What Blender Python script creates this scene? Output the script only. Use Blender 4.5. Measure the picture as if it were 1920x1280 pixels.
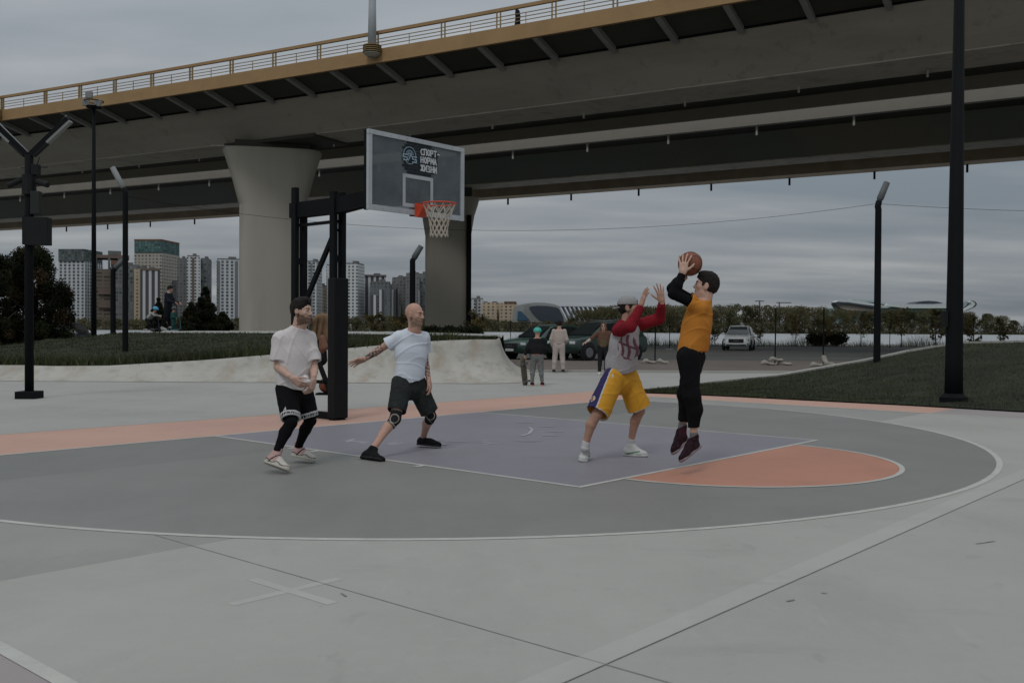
import bpy, bmesh, math, random
import numpy as np
from mathutils import Vector, Matrix
random.seed(7); np.random.seed(7)
for o in list(bpy.data.objects): bpy.data.objects.remove(o)
SC = bpy.context.scene
COL = SC.collection
# ------------------------------------------------------------------ camera
FPX, CH, YAW, PITCH, ROLL = 1806.19, 1.3795, -2.28945125, -0.012754205, 0.00525336
def _basis():
    cp, sp = math.cos(PITCH), math.sin(PITCH)
    F = np.array([0, cp, sp]); R = np.array([1., 0, 0]); U = np.cross(R, F)
    c, s = math.cos(ROLL), math.sin(ROLL)
    return F, c*R+s*U, -s*R+c*U
CF, CR, CU = _basis()
cd = bpy.data.cameras.new('camera'); cam = bpy.data.objects.new('camera', cd); COL.objects.link(cam)
cd.sensor_width = 36; cd.lens = 36*FPX/1920; cd.clip_end = 9000; cd.clip_start = .05
cam.matrix_world = Matrix([[CR[0], CU[0], -CF[0], 0], [CR[1], CU[1], -CF[1], 0], [CR[2], CU[2], -CF[2], CH], [0, 0, 0, 1]])
SC.camera = cam
def at(u, v, Y):
    "point at distance Y in front of the camera seen at pixel (u, v) of the 1920 px photo"
    d = CF+CR*(u-960)/FPX-CU*(v-640)/FPX
    p = d*(Y/d[1]); return np.array([p[0], p[1], p[2]+CH])
def gd(u, v, z=0.):
    d = CF+CR*(u-960)/FPX-CU*(v-640)/FPX
    p = d*((z-CH)/d[2]); return np.array([p[0], p[1], p[2]+CH])
CX, CY = 9.15373931, 10.8640533
def ct(x, y, z=0.):
    "court coordinates (x along the baseline, y into court) to world"
    sy, cy = math.sin(YAW), math.cos(YAW)
    dx, dy = x-CX, y-CY
    return np.array([dx*cy-dy*sy, dx*sy+dy*cy, z])
CANG = math.atan2(math.sin(YAW), math.cos(YAW))   # direction of court x axis in world
# ------------------------------------------------------------------ world, sun
SUN_EL, SUN_AZ = math.radians(52), math.radians(200)
w = bpy.data.worlds.new('World'); SC.world = w; w.use_nodes = True
nt = w.node_tree; nt.nodes.clear()
def N(nt, t, **k):
    n = nt.nodes.new(t)
    for a, b in k.items(): setattr(n, a, b)
    return n
def mathn(nt, op, a, b=None, c=None):
    n = N(nt, 'ShaderNodeMath', operation=op)
    for i, x in enumerate((a, b, c)):
        if x is None: continue
        if isinstance(x, (int, float)): n.inputs[i].default_value = x
        else: nt.links.new(x, n.inputs[i])
    return n.outputs[0]
def mixc(nt, f, a, b, mode='MIX'):
    n = N(nt, 'ShaderNodeMix', data_type='RGBA', blend_type=mode)
    for i, x in ((0, f), (6, a), (7, b)):
        if isinstance(x, (int, float)): n.inputs[i].default_value = x
        elif isinstance(x, tuple): n.inputs[i].default_value = (*x[:3], 1)
        else: nt.links.new(x, n.inputs[i])
    return n.outputs[2]
sky = N(nt, 'ShaderNodeTexSky', sky_type='NISHITA', sun_disc=False, sun_elevation=SUN_EL, sun_rotation=SUN_AZ, air_density=1.0, dust_density=3.0)
tc = N(nt, 'ShaderNodeTexCoord'); sp = N(nt, 'ShaderNodeSeparateXYZ'); nt.links.new(tc.outputs['Generated'], sp.inputs[0])
zc = mathn(nt, 'MAXIMUM', sp.outputs[2], 0.0)
den = mathn(nt, 'ADD', zc, 0.10)
px_ = mathn(nt, 'DIVIDE', sp.outputs[0], den); py_ = mathn(nt, 'DIVIDE', sp.outputs[1], den)
cb = N(nt, 'ShaderNodeCombineXYZ'); nt.links.new(px_, cb.inputs[0]); nt.links.new(py_, cb.inputs[1])
def wnoise(scale, detail, off, stretch):
    mp = N(nt, 'ShaderNodeMapping'); nt.links.new(cb.outputs[0], mp.inputs[0]); mp.inputs['Scale'].default_value = stretch; mp.inputs['Location'].default_value = (off, off*.7, 0)
    n = N(nt, 'ShaderNodeTexNoise'); nt.links.new(mp.outputs[0], n.inputs['Vector']); n.inputs['Scale'].default_value = scale; n.inputs['Detail'].default_value = detail; n.inputs['Roughness'].default_value = .48
    return n.outputs[0]
n1 = wnoise(.6, 4, 3.1, (.55, 1.0, 1)); n2 = wnoise(1.9, 5, 9.3, (.5, 1.1, 1))
nn = mathn(nt, 'ADD', mathn(nt, 'MULTIPLY', n1, .6), mathn(nt, 'MULTIPLY', n2, .4))
cr = N(nt, 'ShaderNodeValToRGB'); nt.links.new(nn, cr.inputs[0])
cr.color_ramp.elements[0].position = .37; cr.color_ramp.elements[0].color = (.60, .70, .79, 1)
cr.color_ramp.elements[1].position = .64; cr.color_ramp.elements[1].color = (1.17, 1.215, 1.25, 1)
e = cr.color_ramp.elements.new(.52); e.color = (.84, .915, .985, 1)
elev = mathn(nt, 'MULTIPLY_ADD', zc, 2.1, .98)
gr = N(nt, 'ShaderNodeVectorMath', operation='SCALE'); nt.links.new(cr.outputs[0], gr.inputs[0]); nt.links.new(elev, gr.inputs[3])
gs = N(nt, 'ShaderNodeVectorMath', operation='SCALE'); nt.links.new(gr.outputs[0], gs.inputs[0]); gs.inputs[3].default_value = 2.75
sk = N(nt, 'ShaderNodeVectorMath', operation='SCALE'); nt.links.new(sky.outputs[0], sk.inputs[0]); sk.inputs[3].default_value = .5
mx = mixc(nt, .93, sk.outputs[0], gs.outputs[0])
bg = N(nt, 'ShaderNodeBackground'); nt.links.new(mx, bg.inputs[0]); bg.inputs[1].default_value = .1
ow = N(nt, 'ShaderNodeOutputWorld'); nt.links.new(bg.outputs[0], ow.inputs[0])
sl = bpy.data.lights.new('sun', 'SUN'); sl.energy = .65; sl.angle = math.radians(14); sl.color = (1, .97, .93)
so = bpy.data.objects.new('sun', sl); COL.objects.link(so)
sdv = Vector((math.cos(SUN_EL)*math.sin(SUN_AZ), math.cos(SUN_EL)*math.cos(SUN_AZ), math.sin(SUN_EL)))
so.rotation_euler = sdv.to_track_quat('Z', 'Y').to_euler()
SC.view_settings.view_transform = 'Standard'; SC.view_settings.look = 'None'; SC.view_settings.exposure = 0; SC.view_settings.gamma = 1
# ------------------------------------------------------------------ materials
_M = {}
def mat(name, col, rough=.8, var=.12, scale=3., bump=0., bscale=None, metal=0., spec=.3, stretch=(1, 1, 1), col2=None, detail=5, coord='Object', bdist=.02, sheen=0):
    if name in _M: return _M[name]
    m = bpy.data.materials.new(name); m.use_nodes = True; t = m.node_tree
    b = t.nodes['Principled BSDF']; b.inputs['Roughness'].default_value = rough; b.inputs['Metallic'].default_value = metal
    b.inputs['Specular IOR Level'].default_value = spec
    if sheen: b.inputs['Sheen Weight'].default_value = sheen
    tcn = N(t, 'ShaderNodeTexCoord'); mp = N(t, 'ShaderNodeMapping'); t.links.new(tcn.outputs[coord], mp.inputs[0]); mp.inputs['Scale'].default_value = stretch
    n = N(t, 'ShaderNodeTexNoise'); t.links.new(mp.outputs[0], n.inputs['Vector']); n.inputs['Scale'].default_value = scale; n.inputs['Detail'].default_value = detail; n.inputs['Roughness'].default_value = .6
    c1 = tuple(max(0, c*(1-var)) for c in col); c2 = tuple(c*(1+var) for c in (col2 or col))
    r = N(t, 'ShaderNodeValToRGB'); t.links.new(n.outputs[0], r.inputs[0])
    r.color_ramp.elements[0].position = .32; r.color_ramp.elements[0].color = (*c1, 1); r.color_ramp.elements[1].position = .68; r.color_ramp.elements[1].color = (*c2, 1)
    t.links.new(r.outputs[0], b.inputs['Base Color'])
    if bump:
        n2 = N(t, 'ShaderNodeTexNoise'); t.links.new(mp.outputs[0], n2.inputs['Vector']); n2.inputs['Scale'].default_value = bscale or scale*4; n2.inputs['Detail'].default_value = 4
        bp = N(t, 'ShaderNodeBump'); t.links.new(n2.outputs[0], bp.inputs['Height']); bp.inputs['Strength'].default_value = bump; bp.inputs['Distance'].default_value = bdist
        t.links.new(bp.outputs[0], b.inputs['Normal'])
    _M[name] = m; m['ramp'] = 1
    return m
def layer(m, col, lo, hi, scale, stretch=(1, 1, 1), amount=1., detail=6, coord='Object', off=0):
    "add a second noise layer (stains, wear) over a material made with mat()"
    t = m.node_tree; b = t.nodes['Principled BSDF']; src = b.inputs['Base Color'].links[0].from_socket
    tcn = N(t, 'ShaderNodeTexCoord'); mp = N(t, 'ShaderNodeMapping'); t.links.new(tcn.outputs[coord], mp.inputs[0]); mp.inputs['Scale'].default_value = stretch; mp.inputs['Location'].default_value = (off, off, off)
    n = N(t, 'ShaderNodeTexNoise'); t.links.new(mp.outputs[0], n.inputs['Vector']); n.inputs['Scale'].default_value = scale; n.inputs['Detail'].default_value = detail; n.inputs['Roughness'].default_value = .65
    r = N(t, 'ShaderNodeMapRange'); t.links.new(n.outputs[0], r.inputs[0]); r.inputs[1].default_value = lo; r.inputs[2].default_value = hi; r.inputs[4].default_value = amount
    o = mixc(t, r.outputs[0], src, col); t.links.new(o, b.inputs['Base Color']); return m
# ------------------------------------------------------------------ object helpers
def tag(o, label=None, cat=None, group=None, kind=None):
    if label: o['label'] = label
    if cat: o['category'] = cat
    if group: o['group'] = group
    if kind: o['kind'] = kind
    return o
def thing(name, label, cat, loc=(0, 0, 0), rz=0., group=None):
    o = bpy.data.objects.new(name, None); COL.objects.link(o); o.location = tuple(float(c) for c in loc); o.rotation_euler = (0, 0, rz); o.empty_display_size = .2
    return tag(o, label, cat, group)
def obj(name, verts, faces, m, parent=None, smooth=False, mi=None, world=False):
    me = bpy.data.meshes.new(name); me.from_pydata([tuple(map(float, v)) for v in verts] if not isinstance(verts, np.ndarray) else verts.tolist(), [], faces if not isinstance(faces, np.ndarray) else faces.tolist())
    for k in (m if isinstance(m, (list, tuple)) else [m]): me.materials.append(k)
    if mi is not None: me.polygons.foreach_set('material_index', np.asarray(mi, dtype=np.int32))
    if smooth: me.polygons.foreach_set('use_smooth', np.ones(len(me.polygons), bool))
    me.update(); o = bpy.data.objects.new(name, me); COL.objects.link(o)
    if parent is not None:
        o.parent = parent
        if world:
            bpy.context.view_layer.update(); o.matrix_parent_inverse = parent.matrix_world.inverted()
    return o
def struct(name, verts, faces, m, **k):
    return tag(obj(name, verts, faces, m, **k), kind='structure')
class MB:
    "collects shapes into one mesh"
    def __init__(s): s.v = []; s.f = []; s.mi = []
    def add(s, v, f, mi=0):
        n = len(s.v); s.v += [tuple(map(float, p)) for p in v]; s.f += [tuple(i+n for i in q) for q in f]; s.mi += [mi]*len(f); return s
    def box(s, c, d, rz=0., mi=0, R=None):
        "box centred at c with full sizes d"
        M = R if R is not None else Matrix.Rotation(rz, 3, 'Z')
        v = [Vector(c)+M @ Vector((x*d[0]/2, y*d[1]/2, z*d[2]/2)) for x in (-1, 1) for y in (-1, 1) for z in (-1, 1)]
        return s.add(v, [(0, 1, 3, 2), (4, 6, 7, 5), (0, 4, 5, 1), (2, 3, 7, 6), (0, 2, 6, 4), (1, 5, 7, 3)], mi)
    def beam(s, a, b, w, h=None, mi=0, up=(0, 0, 1)):
        a = Vector(a); b = Vector(b); d = b-a; L = d.length; d.normalize(); u = Vector(up)
        if abs(d.dot(u)) > .98: u = Vector((0, 1, 0)) if abs(d.y) < .9 else Vector((1, 0, 0))
        x = d.cross(u).normalized(); z = x.cross(d); R = Matrix((x, d, z)).transposed()
        return s.box((a+b)/2, (w, L, h or w), R=R, mi=mi)
    def tube(s, pts, r, n=8, mi=0, cap=True):
        pts = [Vector(p) for p in pts]; rs = r if isinstance(r, (list, tuple)) else [r]*len(pts); v = []; prev = None
        for i, p in enumerate(pts):
            d = (pts[min(i+1, len(pts)-1)]-pts[max(i-1, 0)]).normalized()
            if prev is None: u = d.orthogonal().normalized()
            else:
                u = prev-d*prev.dot(d)
                u = u.normalized() if u.length > 1e-4 else d.orthogonal().normalized()
            prev = u; q = d.cross(u)
            v += [p+(u*math.cos(2*math.pi*k/n)+q*math.sin(2*math.pi*k/n))*rs[i] for k in range(n)]
        f = [(i*n+k, i*n+(k+1) % n, (i+1)*n+(k+1) % n, (i+1)*n+k) for i in range(len(pts)-1) for k in range(n)]
        if cap: f += [tuple(range(n))[::-1], tuple((len(pts)-1)*n+k for k in range(n))]
        return s.add(v, f, mi)
    def lathe(s, c, prof, n=20, mi=0, axis=None):
        v = []; f = []; R = Matrix.Identity(3)
        if axis is not None: R = Vector(axis).to_track_quat('Z', 'Y').to_matrix()
        for r, z in prof: v += [Vector(c)+R @ Vector((r*math.cos(2*math.pi*k/n), r*math.sin(2*math.pi*k/n), z)) for k in range(n)]
        f = [(i*n+k, i*n+(k+1) % n, (i+1)*n+(k+1) % n, (i+1)*n+k) for i in range(len(prof)-1) for k in range(n)]
        f += [tuple(range(n))[::-1], tuple((len(prof)-1)*n+k for k in range(n))]
        return s.add(v, f, mi)
    def prism(s, poly, off, mi=0):
        "polygon (list of 3D points) extruded by vector off"
        n = len(poly); v = [Vector(p) for p in poly]+[Vector(p)+Vector(off) for p in poly]
        return s.add(v, [tuple(range(n))[::-1], tuple(range(n, 2*n))]+[(i, (i+1) % n, n+(i+1) % n, n+i) for i in range(n)], mi)
    def build(s, name, m, parent=None, smooth=False, bevel=0., world=False):
        o = obj(name, s.v, s.f, m, parent, smooth, s.mi if isinstance(m, (list, tuple)) else None, world)
        if bevel:
            b = o.modifiers.new('bevel', 'BEVEL'); b.width = bevel; b.segments = 2; b.limit_method = 'ANGLE'
        return o
def fixn(o):
    bm = bmesh.new(); bm.from_mesh(o.data); bmesh.ops.recalc_face_normals(bm, faces=bm.faces); bm.to_mesh(o.data); bm.free(); return o
def copy_tree(o, parent=None):
    c = o.copy(); COL.objects.link(c)
    if parent is not None: c.parent = parent
    for ch in list(o.children): copy_tree(ch, c)
    return c
# ------------------------------------------------------------------ ground
def concrete(name, col, rough=.75):
    m = mat(name, col, rough, .05, .6, .10, 60, col2=col, detail=8, bdist=.004)
    layer(m, tuple(c*.78 for c in col), .50, .78, .35, amount=.6, off=3.1)
    layer(m, tuple(c*.86 for c in col), .52, .66, 1.1, stretch=(1, .35, 1), amount=.45, off=13.1)
    layer(m, tuple(min(1, c*1.10) for c in col), .56, .70, 14, amount=.30, off=5.9)
    layer(m, tuple(c*.80 for c in col), .62, .70, 38, amount=.45, off=9.9)
    layer(m, tuple(min(1, c*1.12) for c in col), .55, .75, 2.3, amount=.35, off=7.7)
    layer(m, tuple(c*.6 for c in col), .63, .76, 5.5, stretch=(1, .6, 1), amount=.35, off=1.7)
    layer(m, tuple(c*.72 for c in col), .60, .70, 1.7, stretch=(.35, 1.4, 1), amount=.30, off=21.7)
    layer(m, tuple(min(1, c*1.18) for c in col), .64, .72, 4.1, stretch=(1.6, .3, 1), amount=.35, off=31.7)
    return m
M_pale = concrete('painted concrete pale', (.362, .354, .325))
M_plaza = concrete('plaza concrete', (.345, .341, .315))
M_strip = concrete('border strip paint', (.392, .385, .355))
M_mid = concrete('court paint mid grey', (.288, .286, .262))
M_dark = concrete('court paint dark grey', (.214, .211, .196), .5)
M_darker = concrete('court paint darker grey', (.188, .186, .173), .5)
M_lav = concrete('court paint lavender', (.228, .214, .240), .5)
M_coral = concrete('court paint coral', (.50, .31, .245), .7)
M_orange = concrete('court paint orange', (.46, .215, .145), .5)
M_mauve = concrete('court paint mauve', (.315, .28, .275))
M_line = mat('line paint white', (.46, .455, .415), .7, .08, 6, .05)
layer(M_line, (.33, .335, .32), .5, .75, 7, amount=.7)
M_faint = mat('worn line paint', (.405, .40, .37), .75, .06, 5)
M_soil = mat('field soil', (.075, .08, .05), .95, .3, .05)
M_asph = mat('asphalt', (.085, .09, .082), .85, .1, .25, .1, 40); layer(M_asph, (.135, .125, .105), .45, .62, .12, stretch=(.5, 2, 1), amount=.8)
M_asphb = mat('asphalt dusty brown', (.145, .12, .105), .9, .12, .4, .1, 40)
M_grass = mat('lawn soil', (.024, .028, .014), .95, .35, 1.3, .8, 30, bdist=.05)
M_water = mat('river water', (.30, .31, .31), .3, .06, .05, .35, .5, spec=.9, stretch=(1, .25, 1), bdist=.15)
# one ground sheet, falling to the river bed behind the road and rising again on the far bank
prof = [(-60, 0), (0, 0), (40, 0), (86, 0), (93, -2.6), (130, -3), (690, -3), (705, .2), (1200, 1.5), (7500, 1.5)]
xs = [-7000, -1500, -300, -60, 0, 60, 300, 1500, 7000]
v = [(x, y, z) for y, z in prof for x in xs]; nx = len(xs)
struct('ground', v, [(j*nx+i, j*nx+i+1, (j+1)*nx+i+1, (j+1)*nx+i) for j in range(len(prof)-1) for i in range(nx-1)], M_soil)
struct('river', [(-7000, 87, -.75), (7000, 87, -.75), (7000, 703, -.75), (-7000, 703, -.75)], [(0, 1, 2, 3)], M_water)
def sheet(name, pts, z, m):
    return struct(name, [(p[0], p[1], z) for p in pts], [tuple(range(len(pts)))], m)
sheet('plaza', [(-60, -25), (45, -25), (45, 31.0), (-60, 31.0)], .004, M_plaza)
sheet('road', [(-90, 31.3), (95, 31.3), (95, 84), (-90, 84)], .006, M_asph)
sheet('road_verge', [(-90, 31.32), (95, 31.32), (95, 44.5), (-90, 43)], .010, M_asphb)
k = MB(); k.box((2, 31.15, .03), (120, .3, .07)); tag(k.build('kerb', M_pale), kind='structure')
Z = .0055
def cp(pts): return [ct(*p) for p in pts]
def arc(cx, cy, r, a0, a1, n=64):
    return [(cx+r*math.cos(a0+(a1-a0)*i/n), cy+r*math.sin(a0+(a1-a0)*i/n)) for i in range(n+1)]
NEAR, FAR = 7.5, -7.62      # near and far sideline in court x
# base zones (each butted, not overlapping): mid grey close to the baseline, pale beyond y 5.37
sheet('court_paving', cp([(NEAR, 0), (FAR, 0), (FAR, 5.45), (NEAR, 5.37)]), Z, M_mid)
sheet('court_paving', cp([(NEAR, 5.37), (FAR, 5.45), (FAR, 8.33), (NEAR, 8.45)]), Z, M_pale)
sheet('border_strip', cp([(NEAR+6, 8.47), (FAR-2, 8.33), (FAR-2, 8.55), (NEAR+6, 8.57)]), Z+.0015, M_strip)
sheet('baseline_band', cp([(16, -2.25), (-9.3, -1.9), (-9.3, -1.2), (FAR, 0), (FAR, -.0), (16, 0)]), Z, M_coral)
sheet('sideline_band', cp([(FAR, 0), (-9.3, -1.2), (-9.45, 5.5), (FAR, 5.5)]), Z, M_coral)
sheet('sideline_band', cp([(FAR, 5.5), (-9.45, 5.5), (-9.6, 8.33), (FAR, 8.33)]), Z, M_mauve)
sheet('sideline_border', cp([(NEAR+3, 0), (NEAR, 0), (NEAR, 8.45), (NEAR+3, 8.45)]), Z, M_mauve)
# inside the three point line
th0 = math.atan2(2.99-1.575, 6.6)
A = arc(0, 1.575, 6.72, th0, math.pi-th0)
inner = [(6.57, .0)]+A+[(-6.57, .0)]
def clip_y(poly, y0, keep_above):
    out = []
    for a, b in zip(poly, poly[1:]+poly[:1]):
        ia = (a[1] >= y0) == keep_above; ib = (b[1] >= y0) == keep_above
        if ia: out.append(a)
        if ia != ib:
            t = (y0-a[1])/(b[1]-a[1]); out.append((a[0]+(b[0]-a[0])*t, y0))
    return out
sheet('three_point_area', cp(clip_y(inner, 1.8, True)), Z+.0015, M_dark)
sheet('three_point_area', cp(clip_y(inner, 1.8, False)), Z+.0015, M_darker)
sheet('key_area', cp([(2.43, .0), (2.43, 5.78), (-2.43, 5.78), (-2.43, .0)]), Z+.003, M_lav)
sheet('free_throw_semicircle', cp(arc(0, 5.8, 1.78, 0, math.pi, 40)), Z+.003, M_orange)
def ribbon(mb, pts, wd, z=Z+.0045):
    n = len(pts); v = []
    for i, p in enumerate(pts):
        a = pts[max(i-1, 0)]; b = pts[min(i+1, n-1)]; d = np.array([b[0]-a[0], b[1]-a[1]], float); d /= np.linalg.norm(d); q = np.array([-d[1], d[0]])*wd/2
        v += [ct(p[0]+q[0], p[1]+q[1], z), ct(p[0]-q[0], p[1]-q[1], z)]
    mb.add(v, [(2*i, 2*i+1, 2*i+3, 2*i+2) for i in range(n-1)])
def line(name, segs, wd, m=M_line, z=Z+.0045):
    mb = MB()
    for i, s_ in enumerate(segs): ribbon(mb, s_, wd, z+i*.0003)
    return tag(mb.build(name, m), kind='structure')
line('baseline', [[(16, 0), (FAR, 0)]], .055, z=Z+.0042)
line('band_outer_line', [[(16, -2.27), (-9.3, -1.92)]], .03, z=Z+.002)
line('sideline', [[(FAR, 0), (FAR, 8.33)], [(NEAR, 0.1), (NEAR, 8.4)]], .07, z=Z+.0028)
line('three_point_line', [[(6.6, 0.03)]+arc(0, 1.575, 6.75, th0, math.pi-th0)+[(-6.6, .03)]], .06, z=Z+.0030)
line('key_line', [[(2.45, .03), (2.45, 5.77)], [(-2.45, .03), (-2.45, 5.77)], [(2.475, 5.8), (-2.475, 5.8)], arc(0, 5.8, 1.8, 0.02, math.pi-.02, 40)], .05, z=Z+.0044)
line('key_marks', [[(2.47, 1.75+i), (2.59, 1.75+i)] for i in (0, .4, 1.25, 2.1)], .07, z=Z+.0048)
line('cross_mark', [[(5.8, 6.68), (6.48, 6.68)], [(6.13, 6.34), (6.13, 7.04)]], .065, M_faint, z=Z+.001)
# worn painted lettering and scoring on the key
strokes = [((646, 826), (692, 829)), ((650, 828), (664, 823)), ((672, 829), (686, 831)), ((727, 833), (744, 829)), ((728, 834), (740, 835)), ((738, 834), (758, 830)), ((846, 828), (880, 828)), ((903, 826), (928, 825)), ((904, 829), (934, 833)), ((905, 833), (916, 835)), ((965, 826), (1015, 826)), ((975, 828), (1008, 828)), ((968, 793), (1000, 792)), ((1010, 801), (1042, 800)), ((1025, 809), (1056, 810)), ((1017, 817), (1048, 818)), ((978, 818), (993, 813)), ((993, 813), (998, 806)), ((998, 806), (992, 802)), ((812, 826), (830, 826)), ((826, 832), (836, 835))]
def p2c(u, v):
    g = gd(u, v, Z); sy, cy = math.sin(YAW), math.cos(YAW)
    return (CX+g[0]*cy+g[1]*sy, CY-g[0]*sy+g[1]*cy)
line('key_lettering', [[p2c(*a), p2c(*b)] for a, b in strokes], .045, mat('faded lettering', (.36, .36, .365), .75, .1, 9), z=Z+.004)
M_joint = mat('joint filler', (.25, .245, .225), .9, .2, 8)
line('expansion_joint', [[(14, 8.57), (FAR-1.5, 8.55)], [(5.92, 4.9), (5.94, 12.5)], [(NEAR+3, 12.4), (-16, 12.3)]], .0065, M_joint, z=Z+.0022)
line('surface_scuffs', [[p2c(1830, 1019), p2c(1846, 1017)], [p2c(1846, 1017), p2c(1865, 1014)], [p2c(1540, 1111), p2c(1551, 1112)], [p2c(640, 1112), p2c(649, 1118)], [p2c(1475, 1127), p2c(1490, 1124)]], .012, M_joint, z=Z+.003)
# ------------------------------------------------------------------ lawns
def blades(name, pts, n, hmin, hmax, wd, parent=None):
    "short grass blades on a patch; pts is a function returning a random surface point"
    V = np.zeros((n*3, 3)); cols = []
    for i in range(n):
        p = pts(); h = random.uniform(hmin, hmax); a = random.uniform(0, 6.283); q = np.array([math.cos(a), math.sin(a), 0])*wd
        l = np.array([random.gauss(0, .35), random.gauss(0, .35), 1])*h
        V[3*i] = p-q; V[3*i+1] = p+q; V[3*i+2] = p+l; cols.append(0 if random.random() < .8 else (1 if random.random() < .8 else 2))
    F = np.arange(n*3).reshape(-1, 3)
    o = obj(name, V, F, [mat('grass blade dark', (.033, .042, .016), .9, .4, .5), mat('grass blade mid', (.055, .062, .024), .9, .3, 1), mat('grass blade dry', (.10, .085, .04), .9, .3, 1)], mi=cols)
    return tag(o, kind='stuff')
def loft(A_, B_, n, prof_, noise=.02):
    A_ = np.array(A_); B_ = np.array(B_); v = []
    for a, b in zip(A_, B_):
        for j in range(n+1):
            t = j/n; p = a+(b-a)*t; p = p.copy(); p[2] = a[2]+(b[2]-a[2])*prof_(t)+(random.gauss(0, noise) if 0 < j < n else 0); v.append(p)
    m = n+1; return np.array(v), [(i*m+j, (i+1)*m+j, (i+1)*m+j+1, i*m+j+1) for i in range(len(A_)-1) for j in range(n)]
def resample(P, n):
    P = np.array(P, float); d = np.r_[0, np.cumsum(np.linalg.norm(np.diff(P, axis=0), axis=1))]; t = np.linspace(0, d[-1], n)
    return np.array([[np.interp(x, d, P[:, k]) for k in range(3)] for x in t])
us = [1205, 1290, 1400, 1500, 1600, 1700, 1805, 1920]
vf = [735, 738, 743, 748, 753, 758, 764, 770.5]
front = [gd(u, v_, .03) for u, v_ in zip(us, vf)]+[np.array([11.5, 14.4, .03]), np.array([16, 10.5, .03]), np.array([24, 4, .03])]
rd = [(1212, 732, 21.8), (1340, 719, 25.0), (1461, 707, 26.5), (1551, 691, 27.2), (1638, 676, 27.5), (1718, 658, 27.5), (1805, 645, 27.0), (1920, 643, 26)]
ridge = [at(*q)+np.array([0, 0, .02]) for q in rd]+[np.array([18, 24, 1.05]), np.array([26, 19, 1.05]), np.array([36, 10, 1.0])]
ridge[0] = front[0]+np.array([.1, .3, 0])
front = resample(front, 60); ridge_s = resample(ridge, 60)
sm = lambda t: t*t*(3-2*t)*.35+t*.65
v_, f_ = loft(front, ridge_s, 16, sm)
struct('lawn_mound', v_, f_, M_grass, smooth=True)
V_r = v_.reshape(60, 17, 3)
def rp(V_, lo=0.):
    def f():
        i = random.random()*(V_.shape[0]-1.001); j = (lo+(1-lo)*random.random())*(V_.shape[1]-1.001); a, b = int(i), int(j); s, t = i-a, j-b
        return V_[a, b]*(1-s)*(1-t)+V_[a+1, b]*s*(1-t)+V_[a, b+1]*(1-s)*t+V_[a+1, b+1]*s*t
    return f
blades('grass', rp(V_r), 80000, .02, .07, .006)
ridge_b = ridge_s[16:]; back = ridge_b+np.array([.6, 3.2, 0]); back[:, 2] = .0
v_, f_ = loft(ridge_b+np.array([.03, .24, -.01]), back, 6, lambda t: t*t*(3-2*t)); struct('bank', v_, f_, M_grass, smooth=True)
mb = MB()
for a, b in zip(ridge_s[:-1], ridge_s[1:]): mb.beam(a+np.array([0, .12, 0]), b+np.array([.01, .12, 0]), .22, .10)
tag(mb.build('lawn_edging', M_pale), kind='structure')
# ------------------------------------------------------------------ skate bank (quarter pipe) and the raised lawn behind it
M_ramp = mat('ramp concrete', (.40, .385, .345), .75, .09, .9, .15, 30, detail=8, bdist=.01)
layer(M_ramp, (.29, .235, .175), .48, .66, 1.1, stretch=(1.6, 1, .5), amount=.7, off=2)
layer(M_ramp, (.24, .235, .21), .52, .66, 2.6, stretch=(1, 1, 1.5), amount=.5, off=8)
layer(M_ramp, (.47, .46, .42), .58, .75, 3.3, amount=.5, off=5)
ht = [(-700, .32), (0, .35), (60, .33), (168, .35), (263, .43), (347, .50), (400, .56), (504, .68), (653, .86), (740, .97), (817, 1.05), (900, 1.09), (1000, 1.09)]
def rz_(u): return float(np.interp(u, [h[0] for h in ht], [h[1] for h in ht]))
base = []; nrm = []
for x in np.linspace(-32, -.95, 90): base.append((x, 24.2)); nrm.append((0, 1))
for a in np.linspace(0, math.pi/2, 14)[1:]: base.append((-.95+1.5*math.sin(a), 25.7-1.5*math.cos(a))); nrm.append((-math.sin(a), math.cos(a)))
for y in np.linspace(25.9, 33, 16): base.append((.55, y)); nrm.append((-1, 0))
RR = 1.45; v = []; top = []
for (x, y), (nx_, ny_) in zip(base, nrm):
    u = 960+FPX*x/y if ny_ > .99 else 1000
    hh = rz_(u)*(1 if y < 30 else max(.05, (33-y)/3)); am = math.acos(max(-1, 1-hh/RR)); row = []
    sc = .66+.34*ny_
    for j in range(13):
        a = am*j/12; s_ = RR*math.sin(a)*sc; row.append((x+nx_*s_, y+ny_*s_, .012+RR*(1-math.cos(a))))
    t = row[-1]; top.append(np.array(t)); e_ = .3 if ny_ > .99 else .04; row.append((t[0]+nx_*e_, t[1]+ny_*e_, t[2]+.002)); row.append((t[0]+nx_*(e_+.02), t[1]+ny_*(e_+.02), 0)); v += row
m_ = 15; f = [(i*m_+j, (i+1)*m_+j, (i+1)*m_+j+1, i*m_+j+1) for i in range(len(base)-1) for j in range(m_-1)]
rp_ = obj('skate_ramp', v, f, M_ramp, smooth=False)
tag(rp_, 'long stained concrete quarter pipe rising towards its rounded right corner', 'skate ramp')
for i_, p_ in enumerate(rp_.data.polygons): p_.use_smooth = (i_ % (m_-1)) < 12
lf = [p+np.array([nx_*.3, ny_*.3, -.02]) for p, (nx_, ny_) in zip(top, nrm) if p[1] < 27 and nx_ > -.8][:100]
mu = [(-500, 664, 33), (-200, 662, 33), (0, 660, 34), (48, 653, 35), (96, 651, 36), (132, 644, 37), (180, 634, 38), (204, 627, 38), (240, 623.5, 37), (350, 624, 36), (460, 624, 36), (700, 626, 35), (860, 630, 33), (940, 633, 31)]
lr = [at(*q) for q in mu]
lf = resample(lf, 70); lr = resample(lr, 70)
v_, f_ = loft(lf, lr, 14, lambda t: t, .025); struct('raised_lawn', v_, f_, M_grass, smooth=True)
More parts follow.
